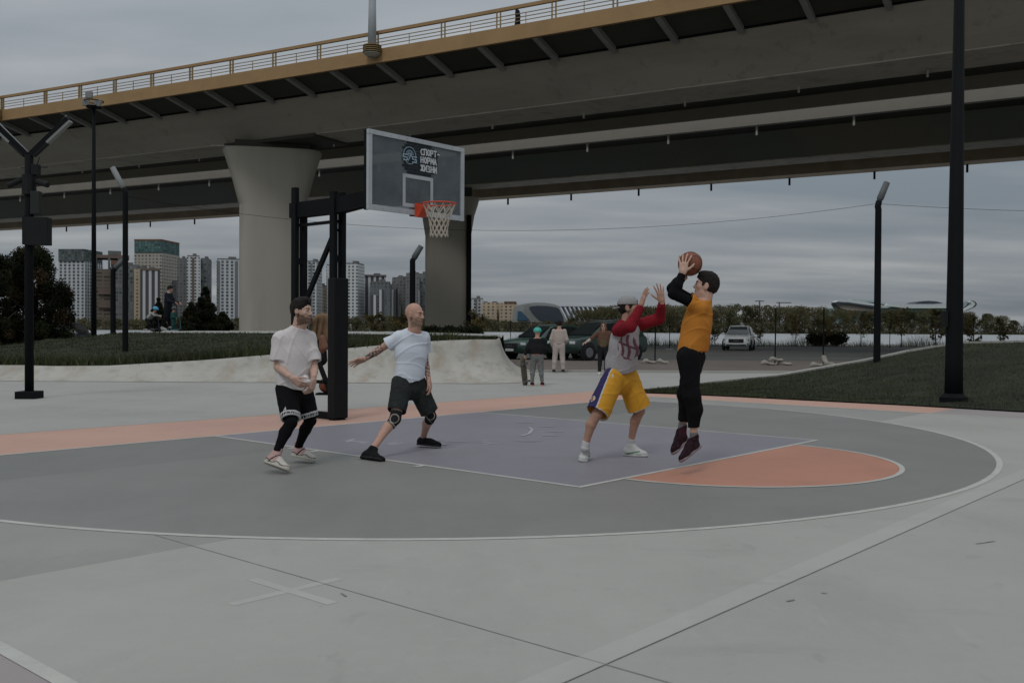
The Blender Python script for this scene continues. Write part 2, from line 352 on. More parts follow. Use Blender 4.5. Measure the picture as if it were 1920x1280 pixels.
V_l = v_.reshape(70, 15, 3); blades('grass', rp(V_l), 60000, .03, .085, .009)
def lowp():
    f = rp(V_l); 
    def g():
        p = f(); i = random.randrange(20, 68); q = V_l[i, 0]*.72+V_l[i, 1]*.28; return q+np.array([random.gauss(0, .22), random.gauss(0, .25)+.2, .02])
    return g
blades('weeds', lowp(), 9000, .12, .32, .013)
plat = lr+np.array([0, 7, .06]); v_, f_ = loft(lr, plat, 2, lambda t: t, 0); struct('path', v_, f_, M_plaza)
low = plat+np.array([0, 9, 0]); low[:, 2] = 0; v_, f_ = loft(plat, low, 6, lambda t: t*t*(3-2*t), .01); struct('bank', v_, f_, M_grass, smooth=True)
# ------------------------------------------------------------------ bridges
M_ocher = mat('ochre painted steel', (.36, .225, .105), .55, .07, .8, .05, 10); layer(M_ocher, (.27, .165, .075), .55, .75, .5, stretch=(1, 1, 3), amount=.6)
M_ochd = mat('ochre railing', (.27, .19, .085), .55, .1, 2)
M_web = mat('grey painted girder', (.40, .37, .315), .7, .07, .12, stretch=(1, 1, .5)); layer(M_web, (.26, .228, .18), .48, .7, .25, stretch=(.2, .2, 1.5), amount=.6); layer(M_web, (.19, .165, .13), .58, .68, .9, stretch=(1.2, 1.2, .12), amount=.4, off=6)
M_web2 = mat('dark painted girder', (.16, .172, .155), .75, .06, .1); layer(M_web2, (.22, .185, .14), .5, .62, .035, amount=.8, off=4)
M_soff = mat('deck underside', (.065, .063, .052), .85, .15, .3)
M_rib = mat('bracket steel', (.30, .30, .28), .8, .1, 1)
M_flange = mat('girder bottom flange', (.45, .41, .35), .8, .1, .8, stretch=(.4, .4, 1)); layer(M_flange, (.25, .21, .165), .5, .7, .9, amount=.7)
M_edge = mat('edge beam', (.27, .25, .215), .8, .08, .5); layer(M_edge, (.20, .18, .145), .52, .75, .5, amount=.6)
M_edge2 = mat('far edge beam', (.42, .33, .24), .8, .12, .7)
M_pier = mat('pier concrete', (.415, .385, .325), .85, .05, .25, .1, 12, stretch=(1, 1, .3)); layer(M_pier, (.31, .28, .225), .5, .75, .3, stretch=(2, 2, .35), amount=.5)
M_black = mat('black painted steel', (.006, .0075, .0085), .75, .15, 2, spec=.12)
M_blackm = mat('black matt plastic', (.007, .008, .0085), .75, .2, 3)
M_pipe = mat('drain pipe', (.48, .46, .42), .6, .1, 3)
BX0, BY0, BTH, BKA, BZ0, BG, BC = -9.038, 63.843, -.50564, -.00129795, 19.80044, .002296, -4.973e-5
def bp(s, w_, dz):
    x = BX0+s*math.cos(BTH)-.5*BKA*s*s*math.sin(BTH); y = BY0+s*math.sin(BTH)+.5*BKA*s*s*math.cos(BTH); t = BTH+BKA*s
    return Vector((x-w_*math.sin(t), y+w_*math.cos(t), BZ0+BG*s+.5*BC*s*s+dz))
SS = [-190+5*i for i in range(0, 53)]
def sweep(name, prof_, m, parent, closed=True, s_list=SS):
    v = []; n = len(prof_)
    for s in s_list: v += [bp(s, w_, z) for w_, z in prof_]
    f = [(i*n+k, i*n+(k+1) % n, (i+1)*n+(k+1) % n, (i+1)*n+k) for i in range(len(s_list)-1) for k in range(n if closed else n-1)]
    if closed: f += [tuple(range(n)), tuple((len(s_list)-1)*n+k for k in range(n))[::-1]]
    return fixn(obj(name, v, f, m, parent))
br1 = thing('road_bridge', 'near elevated road bridge with ochre fascia, ochre railing and tall grey girder', 'bridge')
sweep('fascia', [(0, 0), (0, -.902), (.25, -.902), (.25, 0)], M_ocher, br1)
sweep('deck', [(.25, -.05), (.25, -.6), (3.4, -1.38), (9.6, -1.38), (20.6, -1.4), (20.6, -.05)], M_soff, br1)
sweep('girder', [(3.207, -1.396), (5.95, -3.49), (9.6, -3.49), (11.5, -1.396)], M_web, br1)
sweep('bottom_flange', [(5.94, -3.493), (5.94, -3.571), (9.695, -3.571), (9.695, -3.493)], M_flange, br1)
sweep('edge_beam', [(20.6, -.05), (20.6, -2.29), (20.83, -2.29), (20.83, -.05)], M_edge, br1)
mb = MB(); mb.tube([bp(s, 3.12, -1.34) for s in SS], .09, 6); mb.build('service_cable', M_black, br1)
for i in range(-36, 16):
    s = i*3.93-.1
    if s > 66: break
    mb = MB(); mb.beam(bp(s, .3, -.78), bp(s, 3.3, -1.48), .34, .34); mb.build('bracket', M_rib, br1)
sweep('top_rail', [(.02, 1.0), (.02, 1.2), (.22, 1.2), (.22, 1.0)], M_ocher, br1)
for z_ in (.22, .44, .66):
    sweep('rail_bar', [(.10, z_), (.10, z_+.045), (.14, z_+.045), (.14, z_)], M_ochd, br1)
sp_ = [-38.64, -33.29, -29.18, -25.23, -21.16, -17.09, -13.06, -9.01, -4.98, -.1, 5.16, 9.24, 13.06, 17.03]
sp_ = [-38.64-4.05*i for i in range(20, 0, -1)]+sp_+[17.03+4.05*i for i in range(1, 13)]
for i, s in enumerate(sp_):
    mb = MB()
    for d in (-.13, .13): mb.beam(bp(s+d, .12, -.02), bp(s+d, .12, 1.02), .09, .16)
    mb.build('railing_post', M_ochd, br1)
    if i+1 < len(sp_):
        sm_ = (s+sp_[i+1])/2; mb = MB(); mb.beam(bp(sm_, .12, .0), bp(sm_, .12, .7), .045, .045); mb.build('baluster', M_ochd, br1)
# grey drain pipes and inspection lugs on the flange
for s in [-54+7.2*i for i in range(16)]:
    mb = MB(); p = bp(s, 9.0, -3.571); mb.tube([p+Vector((0, 0, .04)), p+Vector((0, 0, -.38))], .07, 8); mb.build('drain_pipe', M_pipe, br1)
def s_at(u, w_):
    return min((abs(960+FPX*(bp(i*.1, w_, 0).x/bp(i*.1, w_, 0).y)-u), i*.1) for i in range(-900, 500))[1]
def pier(name, parent, s, wc, ztop, u0, u1, uf0, uf1, Yc, z1):
    "rounded square shaft that flares towards the top; widths fitted to the photograph"
    c = bp(s_at((u0+u1)/2, wc), wc, 0); c.z = 0; ang = math.atan2(c.y, c.x)-math.pi/2
    def ring(z, hx, hy):
        pts = []
        for k in range(28):
            a = 2*math.pi*k/28; ca, sa = math.cos(a), math.sin(a); e = 2/5
            x = hx*math.copysign(abs(ca)**e, ca); y = hy*math.copysign(abs(sa)**e, sa)
            pts.append(c+Vector((x*math.cos(ang)-y*math.sin(ang), x*math.sin(ang)+y*math.cos(ang), z)))
        return pts
    hx = (u1-u0)/2/FPX*c.y; hf = (uf1-uf0)/2/FPX*c.y; v = []
    rows = [(-.1, hx+.12), (.9, hx+.12), (.95, hx), (4, hx), (8, hx), (z1-.03, hx), (z1, hx+.03), (z1+2, hx+(hf-hx)*.42), (ztop-.6, hx+(hf-hx)*.86), (ztop-.15, hf), (ztop, hf-.1)]
    for z, h in rows: v += ring(z, h, 2.3)
    n = 28; f = [(i*n+k, i*n+(k+1) % n, (i+1)*n+(k+1) % n, (i+1)*n+k) for i in range(len(rows)-1) for k in range(n)]+[tuple((len(rows)-1)*n+k for k in range(n))]
    o = obj(name, v, f, M_pier, parent); 
    for p in o.data.polygons: p.use_smooth = True
    md = o.modifiers.new('edges', 'EDGE_SPLIT'); md.split_angle = math.radians(35)
    return c, ang, hx, hf, o
c1, a1, hx1, hf1, o1 = pier('pier', br1, 0, 7.8, 15.6, 451, 571, 421, 600, 88, 11.2)
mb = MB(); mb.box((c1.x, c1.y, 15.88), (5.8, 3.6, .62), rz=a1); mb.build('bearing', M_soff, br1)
mb = MB(); mb.box((c1.x-hf1+.2, c1.y-1.6, 15.8), (1.6, .12, .07), rz=a1); mb.build('bearing_rail', M_pipe, br1)
# dark painted diaphragm zone of the girder over the pier
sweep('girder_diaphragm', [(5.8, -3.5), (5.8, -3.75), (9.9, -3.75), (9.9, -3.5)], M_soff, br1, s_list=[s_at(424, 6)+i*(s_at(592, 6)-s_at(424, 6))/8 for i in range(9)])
br2 = thing('road_bridge', 'far parallel road bridge with pale edge beam and drain pipes, seen behind the near one', 'bridge')
sweep('edge_beam', [(24.5, -.2), (24.5, -2.306), (24.76, -2.306), (25.2, -2.28), (25.2, -.2)], M_edge, br2)
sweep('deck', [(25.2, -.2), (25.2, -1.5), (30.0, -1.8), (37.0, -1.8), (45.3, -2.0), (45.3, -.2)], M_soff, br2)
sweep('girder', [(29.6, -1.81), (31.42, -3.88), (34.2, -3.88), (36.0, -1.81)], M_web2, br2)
sweep('bottom_flange', [(31.4, -3.883), (31.4, -3.965), (34.32, -3.965), (34.32, -3.883)], M_flange, br2)
sweep('far_edge_beam', [(43.79, -2.05), (43.79, -3.34), (45.99, -3.34), (45.99, -.2), (45.3, -.2), (45.3, -2.05)], M_edge2, br2)
sweep('parapet', [(24.55, -.2), (24.55, .85), (24.7, .85), (24.7, -.2)], M_edge, br2)
for s in [s_at(391, 24.8)+7.15*i for i in range(-5, 14)]:
    mb = MB(); p = bp(s, 24.9, -2.29); mb.tube([p+Vector((0, 0, .02)), p+Vector((0, 0, -.75))], .09, 8); mb.build('drain_pipe', M_pipe, br2)
for s in [s_at(1070, 45.9)+7.55*i for i in range(-14, 8)]:
    mb = MB(); p = bp(s, 45.7, -3.34); mb.tube([p+Vector((0, 0, .02)), p+Vector((0, 0, -.72))], .11, 8); mb.build('drain_outlet', M_black, br2)
c2, a2, hx2, hf2, o2 = pier('pier', br2, 0, 32.9, 14.8, 797, 882, 782, 897, 112, 11.05)
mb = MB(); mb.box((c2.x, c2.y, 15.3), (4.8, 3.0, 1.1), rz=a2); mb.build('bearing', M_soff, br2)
pf = lambda dx, dy: Vector((c2.x+dx*math.cos(a2)-dy*math.sin(a2), c2.y+dx*math.sin(a2)+dy*math.cos(a2), 0))
mb = MB(); q0 = pf(hx2-.25, -2.35); mb.beam((q0.x, q0.y, .2), (q0.x, q0.y, 12.9), .5, .4); mb.build('downpipe', M_black, br2)
# lamp mast of the bridge standing on a curved bracket outside the railing
lm = thing('street_lamp', 'pale grey tall lamp mast rising from the ochre edge of the bridge', 'street lamp', bp(-.1, -.35, -.9))
mb = MB(); mb.tube([(0, 0, .9), (0, 0, 3.5), (0, 0, 11)], [.30, .25, .14], 14); mb.build('mast', mat('galvanised mast', (.42, .45, .47), .5, .05, 1), lm, smooth=True)
mb = MB(); mb.lathe((0, 0, 0), [(.3, .3), (.45, .42), (.55, .5), (.55, .55)], 16); mb.build('mast_base', M_web, lm)
for i in range(4):
    mb = MB(); mb.lathe((0, 0, .6+.13*i), [(.62, 0), (.62, .05)], 16); mb.build('base_ring', M_ochd, lm)
mb = MB(); mb.tube([(0, 0, 10.9), (1.2, -.4, 11.3), (2.4, -.8, 11.4)], .06, 8); mb.box((2.7, -.9, 11.4), (.9, .35, .12), rz=-.3); mb.build('lamp_arm', M_rib, lm)
lm = thing('street_lamp', 'ochre base of a bridge lamp mast cut by the left edge of the photo', 'street lamp', bp(-39.2, -.35, -.9))
mb = MB(); mb.tube([(0, 0, .9), (0, 0, 3.5), (0, 0, 11)], [.30, .25, .14], 14); mb.build('mast', M_rib, lm)
mb = MB(); mb.lathe((0, 0, 0), [(.25, -.35), (.62, 0), (.78, .35), (.78, .9)], 16); mb.build('mast_base', M_ochd, lm)
# ------------------------------------------------------------------ poles
def bent_pole(name, label, base, bend, tip, r, group='bent black lamp posts around the plaza', m2=None):
    t = thing(name, label, 'lamp post', base, group=group); b = Vector(base); q = Vector(bend)-b; e = Vector(tip)-b
    d = (e-q).normalized()
    mb = MB(); mb.tube([(0, 0, -.1), (0, 0, .0), (0, 0, q.z-.12), (q.x*.5, q.y*.5, q.z-.03), q+d*.12], [r*1.05, r, r*.9, r*.9, r*.88], 10); mb.build('post', M_black, t, smooth=True)
    mb = MB(); mb.tube([q+d*.10, q+d*.2, e], [r*.55, r*1.0, r*.9], 10); mb.build('lamp_head', m2 or mat('lamp head grey', (.10, .11, .11), .5, .1, 2), t, smooth=True)
    mb = MB(); mb.lathe((0, 0, 0), [(r*1.7, -.08), (r*1.7, .03)], 12); mb.build('base_plate', M_black, t)
    return t
bent_pole('lamp_post', 'bent black lamp post standing on the raised lawn left of the first pier', at(235, 668, 29), at(235, 360, 29), at(211, 314, 29), .088, m2=mat('lamp head pale', (.22, .23, .23), .5, .1, 2))
bent_pole('lamp_post', 'bent black lamp post on the ridge of the right lawn, wire at its bend', at(1644, 688, 26.6), at(1645, 385, 26.6), at(1663, 342, 26.6), .095)
bent_pole('lamp_post', 'distant bent lamp post rising behind the bald player beside the second pier', at(773, 640, 53), at(773, 489, 53), at(790, 461, 53), .17)
bent_pole('lamp_post', 'distant bent lamp post in front of the brown office blocks on the left', at(212, 632, 60), at(213, 506, 60), at(231, 487, 60), .17)
t = thing('floodlight_mast', 'thin tall black mast carrying small floodlights before the bridge', 'floodlight mast', at(176, 636, 38))
zt = at(176, 200, 38)[2]-at(176, 636, 38)[2]
mb = MB(); mb.tube([(0, 0, -.2), (0, 0, 5), (0, 0, zt)], [.11, .085, .06], 10); mb.build('mast', M_black, t, smooth=True)
mb = MB(); mb.lathe((0, 0, zt-.05), [(.28, 0), (.3, .06), (.02, .07)], 14); mb.tube([(.36*math.cos(a), .36*math.sin(a), zt+.2) for a in [i*math.pi/8 for i in range(17)]], .02, 6); mb.build('crown_ring', M_black, t)
M_flood = mat('floodlight housing', (.22, .23, .23), .5, .1, 3)
for dx, dz, rr in ((-.24, .12, .3), (.22, .1, -.3), (-.12, .42, 0)):
    mb = MB(); mb.box((dx, -.15, zt+dz), (.26, .12, .26), rz=rr); mb.build('floodlight', M_flood, t, bevel=.01)
# Y-shaped lamp
t = thing('lamp_post', 'black Y-shaped lamp post with cameras and cabinets on a square foot, far left', 'lamp post', gd(55, 747))
k = 18.5/FPX; hz = lambda v_: (612.3-v_)*k+CH
mb = MB(); mb.tube([(0, 0, 0), (0, 0, 3.4), (0, 0, hz(292))], [.082, .08, .078], 14); mb.build('post', M_black, t, smooth=True)
mb = MB(); mb.box((0, 0, .07), (.38, .38, .15)); mb.build('foot', M_black, t, bevel=.012)
for sx in (-1, 1):
    a = Vector((0, 0, hz(292))); e = Vector((sx*.75, 0, hz(224)))
    mb = MB(); mb.beam(a+Vector((0, 0, -.03)), e, .11, .10); mb.build('arm', M_black, t, bevel=.01)
    d = (e-a).normalized(); n_ = Vector((sx*d.z, 0, -abs(d.x)))
    mb = MB(); p = a+d*.36+n_*.12; mb.beam(a+d*.05+n_*.07, a+d*.42+n_*.07, .10, .06); mb.build('lamp_bracket', M_blackm, t)
    mb = MB(); mb.beam(a+d*.42+n_*.075, e+n_*.075, .12, .045); mb.build('light_panel', mat('led panel', (.20, .21, .20), .4, .05, 4), t)
    mb = MB(); mb.beam(a+Vector((sx*.01, 0, .045)), e+Vector((-sx*.03, 0, .055)), .03, .014); mb.build('arm_edge', mat('bare metal', (.35, .36, .36), .4, .1, 3, metal=.6), t)
mb = MB(); mb.box((.14, -.02, hz(320)), (.14, .12, .2)); mb.build('radio_box', M_blackm, t, bevel=.008)
for a_, b_ in (((.15, 0, hz(312)), (.2, 0, hz(296))), ((.2, 0, hz(315)), (.35, 0, hz(315))), ((-.05, 0, hz(316)), (-.16, 0, hz(316)))):
    mb = MB(); mb.tube([a_, b_], .008, 6); mb.build('antenna', M_blackm, t)
for sx, xx, tilt in ((-1, -.25, .5), (1, .3, .25)):
    mb = MB(); c = Vector((xx, -.08, hz(346))); d = Vector((sx*.8, -.3, -tilt)).normalized()
    mb.tube([Vector((0, 0, hz(338))), c-d*.12], .022, 6); mb.tube([c-d*.14, c+d*.13], .055, 10); mb.build('camera', M_blackm, t)
mb = MB(); mb.tube([(0, 0, hz(330)), (0, 0, hz(366))], .13, 12); mb.build('camera_hub', M_blackm, t)
mb = MB(); mb.box((.155, -.04, hz(382)), (.17, .14, .44)); mb.build('cabinet', mat('cabinet dark green', (.015, .02, .017), .6, .1, 3), t, bevel=.01)
mb = MB(); mb.box((.2, -.05, hz(435)), (.44, .2, .53)); mb.build('cabinet', M_blackm, t, bevel=.012)
mb = MB(); mb.box((-.085, .02, hz(432)), (.05, .16, .56)); mb.build('cabinet', M_blackm, t, bevel=.006)
# big tapered mast on the right
t = thing('floodlight_mast', 'thick tapered black mast on a round foot at the front edge of the right lawn', 'floodlight mast', gd(1788, 757, .02))
mb = MB(); mb.tube([(0, 0, 0), (0, 0, .8), (0, 0, 1.5), (.03, 0, 9.5)], [.165, .155, .15, .075], 16); mb.build('mast', M_black, t, smooth=True)
mb = MB(); mb.lathe((0, 0, 0), [(.25, -.05), (.25, .13), (.2, .17), (.17, .2)], 20); mb.build('foot', M_black, t)
mb = MB(); mb.box((-.2, -.02, at(1770, 600, 18.4)[2]), (.09, .12, .3)); mb.build('junction_box', M_blackm, t, bevel=.006)
mb = MB(); mb.beam((-.8, 0, 9.4), (.8, 0, 9.4), .08); mb.build('crossbar', M_black, t)
for xx in (-.6, 0, .6):
    mb = MB(); mb.box((xx, -.15, 9.55), (.35, .12, .3)); mb.build('floodlight', M_flood, t)
# wire between the bent lamp posts
def wire(name, label, A_, B_, sag, r=.005):
    A_, B_ = Vector(A_), Vector(B_); mb = MB()
    mb.tube([A_.lerp(B_, i/24)+Vector((0, 0, -sag*4*(i/24)*(1-i/24))) for i in range(25)], r, 5, cap=False); tag(mb.build(name, M_black), label, 'wire')
wire('overhead_wire', 'thin black wire hanging from the right lamp post across the open sky', at(235, 368, 29), at(1644, 382, 26.6), .88)
wire('overhead_wire', 'thin black wire leaving the right lamp post towards the right edge', at(1644, 382, 26.6), at(2500, 386, 26), .2)
# fence posts with sandbags
M_bag = mat('sandbag cloth', (.29, .265, .23), .9, .15, 6, .6, 18, bdist=.03)
def fence_post(u, v_, hgt, label, bags):
    p = gd(u, v_); t = thing('fence_post', label, 'fence post', p, group='thin fence posts beside the road')
    mb = MB(); mb.tube([(0, 0, 0), (.02, 0, hgt)], .028, 8); mb.build('post', M_black, t)
    mb = MB(); mb.box((0, 0, .03), (.5, .3, .05)); mb.build('foot', M_rib, t)
for u, v_, bags, lb in ((1228, 680, 2, 'black fence post standing in flat sandbags beside the capped player'), (1453, 683, 3, 'black fence post in flat sandbags in front of the white car'), (1543, 686, 4, 'black fence post behind the tallest pile of sandbags')):
    fence_post(u, v_, 2.3, lb, bags)
for u, v_, lb in ((957, 650, 'distant fence post at the end of the skate ramp'), (1255, 655, 'distant fence post just left of the jumping player'), (1668, 655, 'distant fence post right of the bent lamp post')):
    fence_post(u, v_, 2.0, lb, 0)
def bag(u, v_, dx, dy, z, L, rz, label, up=False):
    p = gd(u, v_); mb = MB(); n = 14; rows = []
    for i in range(9):
        t = i/8; x = (t-.5)*L; r = (1-(2*t-1)**4)**.5*.5+.05; w_ = r*L*.42; h = r*(.16+(.05*math.sin(7*t)))
        rows.append((x, w_, h))
    v = []
    for x, w_, h in rows:
        for k_ in range(n):
            a = 2*math.pi*k_/n; v.append((x+random.gauss(0, .006), w_*math.cos(a)*.9, max(h*math.sin(a), -.04)+h*.7+random.gauss(0, .006)))
    f = [(i*n+k_, i*n+(k_+1) % n, (i+1)*n+(k_+1) % n, (i+1)*n+k_) for i in range(8) for k_ in range(n)]+[tuple(range(n))[::-1], tuple(8*n+k_ for k_ in range(n))]
    o = obj('sandbag', v, f, M_bag, smooth=True); o.location = (p[0]+dx, p[1]+dy, z); o.rotation_euler = (0, -1.1 if up else random.uniform(-.08, .08), rz)
    return tag(o, label, 'sandbag', 'sandbags weighting the fence posts')
bag(1228, 682, -.25, -.1, .02, .62, .2, 'left sandbag at the post beside the capped player'); bag(1228, 682, .3, -.05, .02, .55, -.3, 'right sandbag at the post beside the capped player')
bag(1453, 685, -.32, -.15, .02, .65, .25, 'lower left sandbag before the white car'); bag(1453, 685, .35, -.1, .02, .6, -.35, 'lower right sandbag before the white car'); bag(1453, 685, .02, -.1, .17, .62, .05, 'sandbag lying on top of two others before the white car')
bag(1545, 688, -.3, -.1, .02, .6, .1, 'left sandbag at the foot of the tall pile'); bag(1545, 688, .35, -.15, .02, .62, -.5, 'right sandbag at the foot of the tall pile'); bag(1545, 688, -.02, -.12, .2, .55, 2.0, 'upright sandbag leaning on the fence post', True)
# ------------------------------------------------------------------ basketball hoop
hp = thing('basketball_hoop', 'black steel basketball hoop with glass backboard, orange ring and padded post', 'basketball hoop', ct(0, 0), CANG)
M_hoop = mat('hoop frame black', (.006, .0075, .0085), .75, .15, 2, spec=.12)
M_pad = mat('post padding', (.006, .0065, .0075), .85, .15, 2, .2, 6)
# local axes: +x = court x (left as seen from the court), +y = into the court
yF, yR = -.62, -1.57
for y_, nm in ((yF, 'front_post'), (yR, 'rear_post')):
    for sx in (-.08, .08):
        hh_ = 3.42 if y_ == yF else (3.56 if sx > 0 else 3.36); mb = MB(); mb.box((sx, y_, hh_/2), (.075, .11, hh_)); mb.build(nm, M_hoop, hp, bevel=.006)
    for z_ in (2.42, 1.2): mb = MB(); mb.box((0, y_, z_), (.085, .08, .10)); mb.build('cross_plate', M_hoop, hp)
mb = MB(); mb.box((0, yF+.01, 1.08), (.265, .175, 2.1)); mb.build('post_pad', M_pad, hp, bevel=.02)
mb = MB()
for sx in (-.055, .055): mb.prism([(sx-.03, yR-.15, 3.1), (sx-.03, yR-.15, 3.33), (sx-.03, yF+.1, 3.33), (sx-.03, 1.0, 3.42), (sx-.03, 1.0, 3.24), (sx-.03, yF+.1, 3.1)], (.06, 0, 0))
fixn(mb.build('arm', M_hoop, hp))
mb = MB(); mb.beam((0, yR, 2.98), (0, yF, 2.98), .05, .045); mb.build('tie_bar', M_hoop, hp)
mb = MB(); mb.beam((0, yR+.03, 1.6), (0, yF-.04, 2.88), .05, .07); mb.build('brace', M_hoop, hp)
mb = MB(); mb.beam((0, yR+.03, 1.6), (0, yF-.05, .22), .05, .06); mb.build('brace', M_hoop, hp)
mb = MB(); mb.box((0, (yF+yR)/2, .06), (.12, yF-yR, .09)); mb.build('ground_beam', M_hoop, hp)
mb = MB(); mb.box((0, (yF+yR)/2, .56), (.05, yF-yR, .05)); mb.build('cross_bar', M_hoop, hp)
yb, zb = 1.1376, 2.9388
bb = MB(); bb.box((.0, yb-.022, zb+.525), (1.72, .012, .97))
M_glass = bpy.data.materials.new('dirty acrylic'); M_glass.use_nodes = True; t_ = M_glass.node_tree; t_.nodes.clear()
tr_ = N(t_, 'ShaderNodeBsdfTransparent'); tr_.inputs[0].default_value = (.80, .84, .86, 1); df = N(t_, 'ShaderNodeBsdfPrincipled'); df.inputs['Roughness'].default_value = .25
tcn = N(t_, 'ShaderNodeTexCoord'); no = N(t_, 'ShaderNodeTexNoise'); t_.links.new(tcn.outputs['Object'], no.inputs['Vector']); no.inputs['Scale'].default_value = 4; no.inputs['Detail'].default_value = 8; no.inputs['Roughness'].default_value = .7
mr = N(t_, 'ShaderNodeMapRange'); t_.links.new(no.outputs[0], mr.inputs[0]); mr.inputs[1].default_value = .35; mr.inputs[2].default_value = .72; mr.inputs[3].default_value = .42; mr.inputs[4].default_value = .70
df.inputs['Base Color'].default_value = (.15, .175, .185, 1)
ms = N(t_, 'ShaderNodeMixShader'); t_.links.new(mr.outputs[0], ms.inputs[0]); t_.links.new(tr_.outputs[0], ms.inputs[1]); t_.links.new(df.outputs[0], ms.inputs[2])
om = N(t_, 'ShaderNodeOutputMaterial'); t_.links.new(ms.outputs[0], om.inputs[0])
pane = bb.build('backboard', M_glass, hp)
M_bf = mat('backboard frame white', (.42, .45, .47), .5, .06, 3); layer(M_bf, (.28, .29, .29), .5, .75, 4, amount=.6)
mb = MB(); W_, H_ = .9, 1.05
mb.box((0, yb-.02, zb+H_-.03), (1.8, .04, .06)); mb.box((0, yb-.02, zb+.035), (1.8, .04, .07))
for sx in (-1, 1): mb.box((sx*(W_-.032), yb-.0205, zb+H_/2), (.064, .041, H_-.131))
mb.build('frame', M_bf, pane)
mb = MB()
for sx in (-1, 1): mb.box((sx*(W_-.03), yb-.07, zb+H_/2), (.05, .06, H_))
for z_ in (zb+.04, zb+H_-.04): mb.box((0, yb-.07, z_), (1.74, .055, .05))
mb.build('rear_frame', M_hoop, pane)
for sx in (-.12, .12):
    mb = MB(); mb.box((sx*.35, yb-.08, zb+.32), (.05, .07, .66)); mb.build('mounting_rail', M_hoop, pane)
for i in range(12):
    for z_ in (zb+.03, zb+H_-.03):
        mb = MB(); mb.lathe((-.8+i*.1455, yb, z_), [(.008, 0), (.006, .004)], 6, axis=(0, 1, 0)); mb.build('bolt', M_rib, pane)
mb = MB(); xo, z0_, z1_ = .285, zb+.10, zb+.545; yy = yb-.0135
mb.box((0, yy, z1_-.025), (2*xo, .003, .05)); mb.box((0, yy, z0_+.025), (2*xo, .003, .05))
for sx in (-1, 1): mb.box((sx*(xo-.025), yy, (z0_+z1_)/2), (.05, .003, z1_-z0_-.101))
mb.build('target_rectangle', M_bf, pane)
# brick emblem, ball badge and slogan printed on the glass (x grows to the viewer's left)
M_ink = mat('print black', (.008, .013, .018), .6, .1, 4); M_lblue = mat('print pale blue', (.30, .42, .50), .6, .05, 5); M_wt = mat('print white', (.55, .57, .58), .6, .05, 5)
mb = MB(); rows_ = 11; xl, xr = .305, -.375
for r_ in range(rows_):
    zc_ = zb+.975-r_*.040; cut = max(0, .10-.045*min(r_, rows_-1-r_))
    x_ = xl-cut; offs = .055 if r_ % 2 else .0; first = True
    x_ = xl+.02-offs
    while x_ > xr+.02:
        a_ = min(x_, xl-cut); b_ = max(x_-.108, xr+cut)
        if a_-b_ > .025: mb.box(((a_+b_)/2, yb-.0132, zc_), (a_-b_, .0035, .032))
        x_ -= .116
mb.build('brick_emblem', M_ink, pane)
def strokes3(mb, segs, ox, oz, sc, wd, y_):
    for k_, ((ax, az), (bx, bz)) in enumerate(segs):
        a = Vector((ox-ax*sc, y_+.0003*k_, oz+az*sc)); b = Vector((ox-bx*sc, y_+.0003*k_, oz+bz*sc)); d = (b-a).normalized()
        mb.beam(a-d*wd*.4, b+d*wd*.4, wd, .002, up=(0, 1, 0)) if False else None
        n_ = Vector((-d.z, 0, d.x))*wd/2; a2_ = a-d*wd*.4; b2_ = b+d*wd*.4
        mb.prism([a2_+n_, a2_-n_, b2_-n_, b2_+n_], (0, .003, 0))
GL = {'С': [((1, .9), (.3, .9)), ((.3, .9), (0, .6)), ((0, .6), (0, .3)), ((0, .3), (.3, 0)), ((.3, 0), (1, 0))], 'П': [((0, 0), (0, 1)), ((0, 1), (.9, 1)), ((.9, 1), (.9, 0))], 'О': [((.1, .2), (.1, .8)), ((.1, .8), (.45, 1)), ((.45, 1), (.85, .8)), ((.85, .8), (.85, .2)), ((.85, .2), (.45, 0)), ((.45, 0), (.1, .2))], 'Р': [((0, 0), (0, 1)), ((0, 1), (.75, 1)), ((.75, 1), (.75, .5)), ((.75, .5), (0, .45))], 'Т': [((0, 1), (.9, 1)), ((.45, 1), (.45, 0))], '-': [((.1, .5), (.8, .5))], 'Н': [((0, 0), (0, 1)), ((.85, 0), (.85, 1)), ((0, .5), (.85, .5))], 'М': [((0, 0), (.05, 1)), ((.05, 1), (.5, .35)), ((.5, .35), (.95, 1)), ((.95, 1), (1, 0))], 'А': [((0, 0), (.45, 1)), ((.45, 1), (.9, 0)), ((.2, .35), (.7, .35))], 'Ж': [((.5, 0), (.5, 1)), ((0, 1), (.5, .5)), ((0, 0), (.5, .5)), ((1, 1), (.5, .5)), ((1, 0), (.5, .5))], 'И': [((0, 1), (0, 0)), ((0, 0), (.85, 1)), ((.85, 1), (.85, 0))], 'З': [((0, 1), (.8, .9)), ((.8, .9), (.35, .52)), ((.35, .52), (.85, .3)), ((.85, .3), (.75, 0)), ((.75, 0), (0, 0))]}
mb = MB()
for li, word in enumerate(('СПОРТ-', 'НОРМА', 'ЖИЗНИ')):
    x_ = -.045
    for ch in word:
        sc = .078; segs = [((a[0]*.62, a[1]), (b[0]*.62, b[1])) for a, b in GL[ch]]
        strokes3(mb, segs, x_, zb+.845-li*.112, sc, .017, yb-.0095); x_ -= .063 if ch != 'Ж' else .068
mb.build('slogan', M_wt, pane)
mb = MB(); cxx, czz = .165, zb+.80
strokes3(mb, [((math.cos(a), math.sin(a)), (math.cos(a+.35), math.sin(a+.35))) for a in [i*.349 for i in range(18)]], cxx, czz, .115, .008, yb-.0095)
strokes3(mb, [((math.cos(a), math.sin(a)), (math.cos(a+.4), math.sin(a+.4))) for a in [.3+i*.4 for i in range(6)]], cxx, czz, .07, .007, yb-.0065)
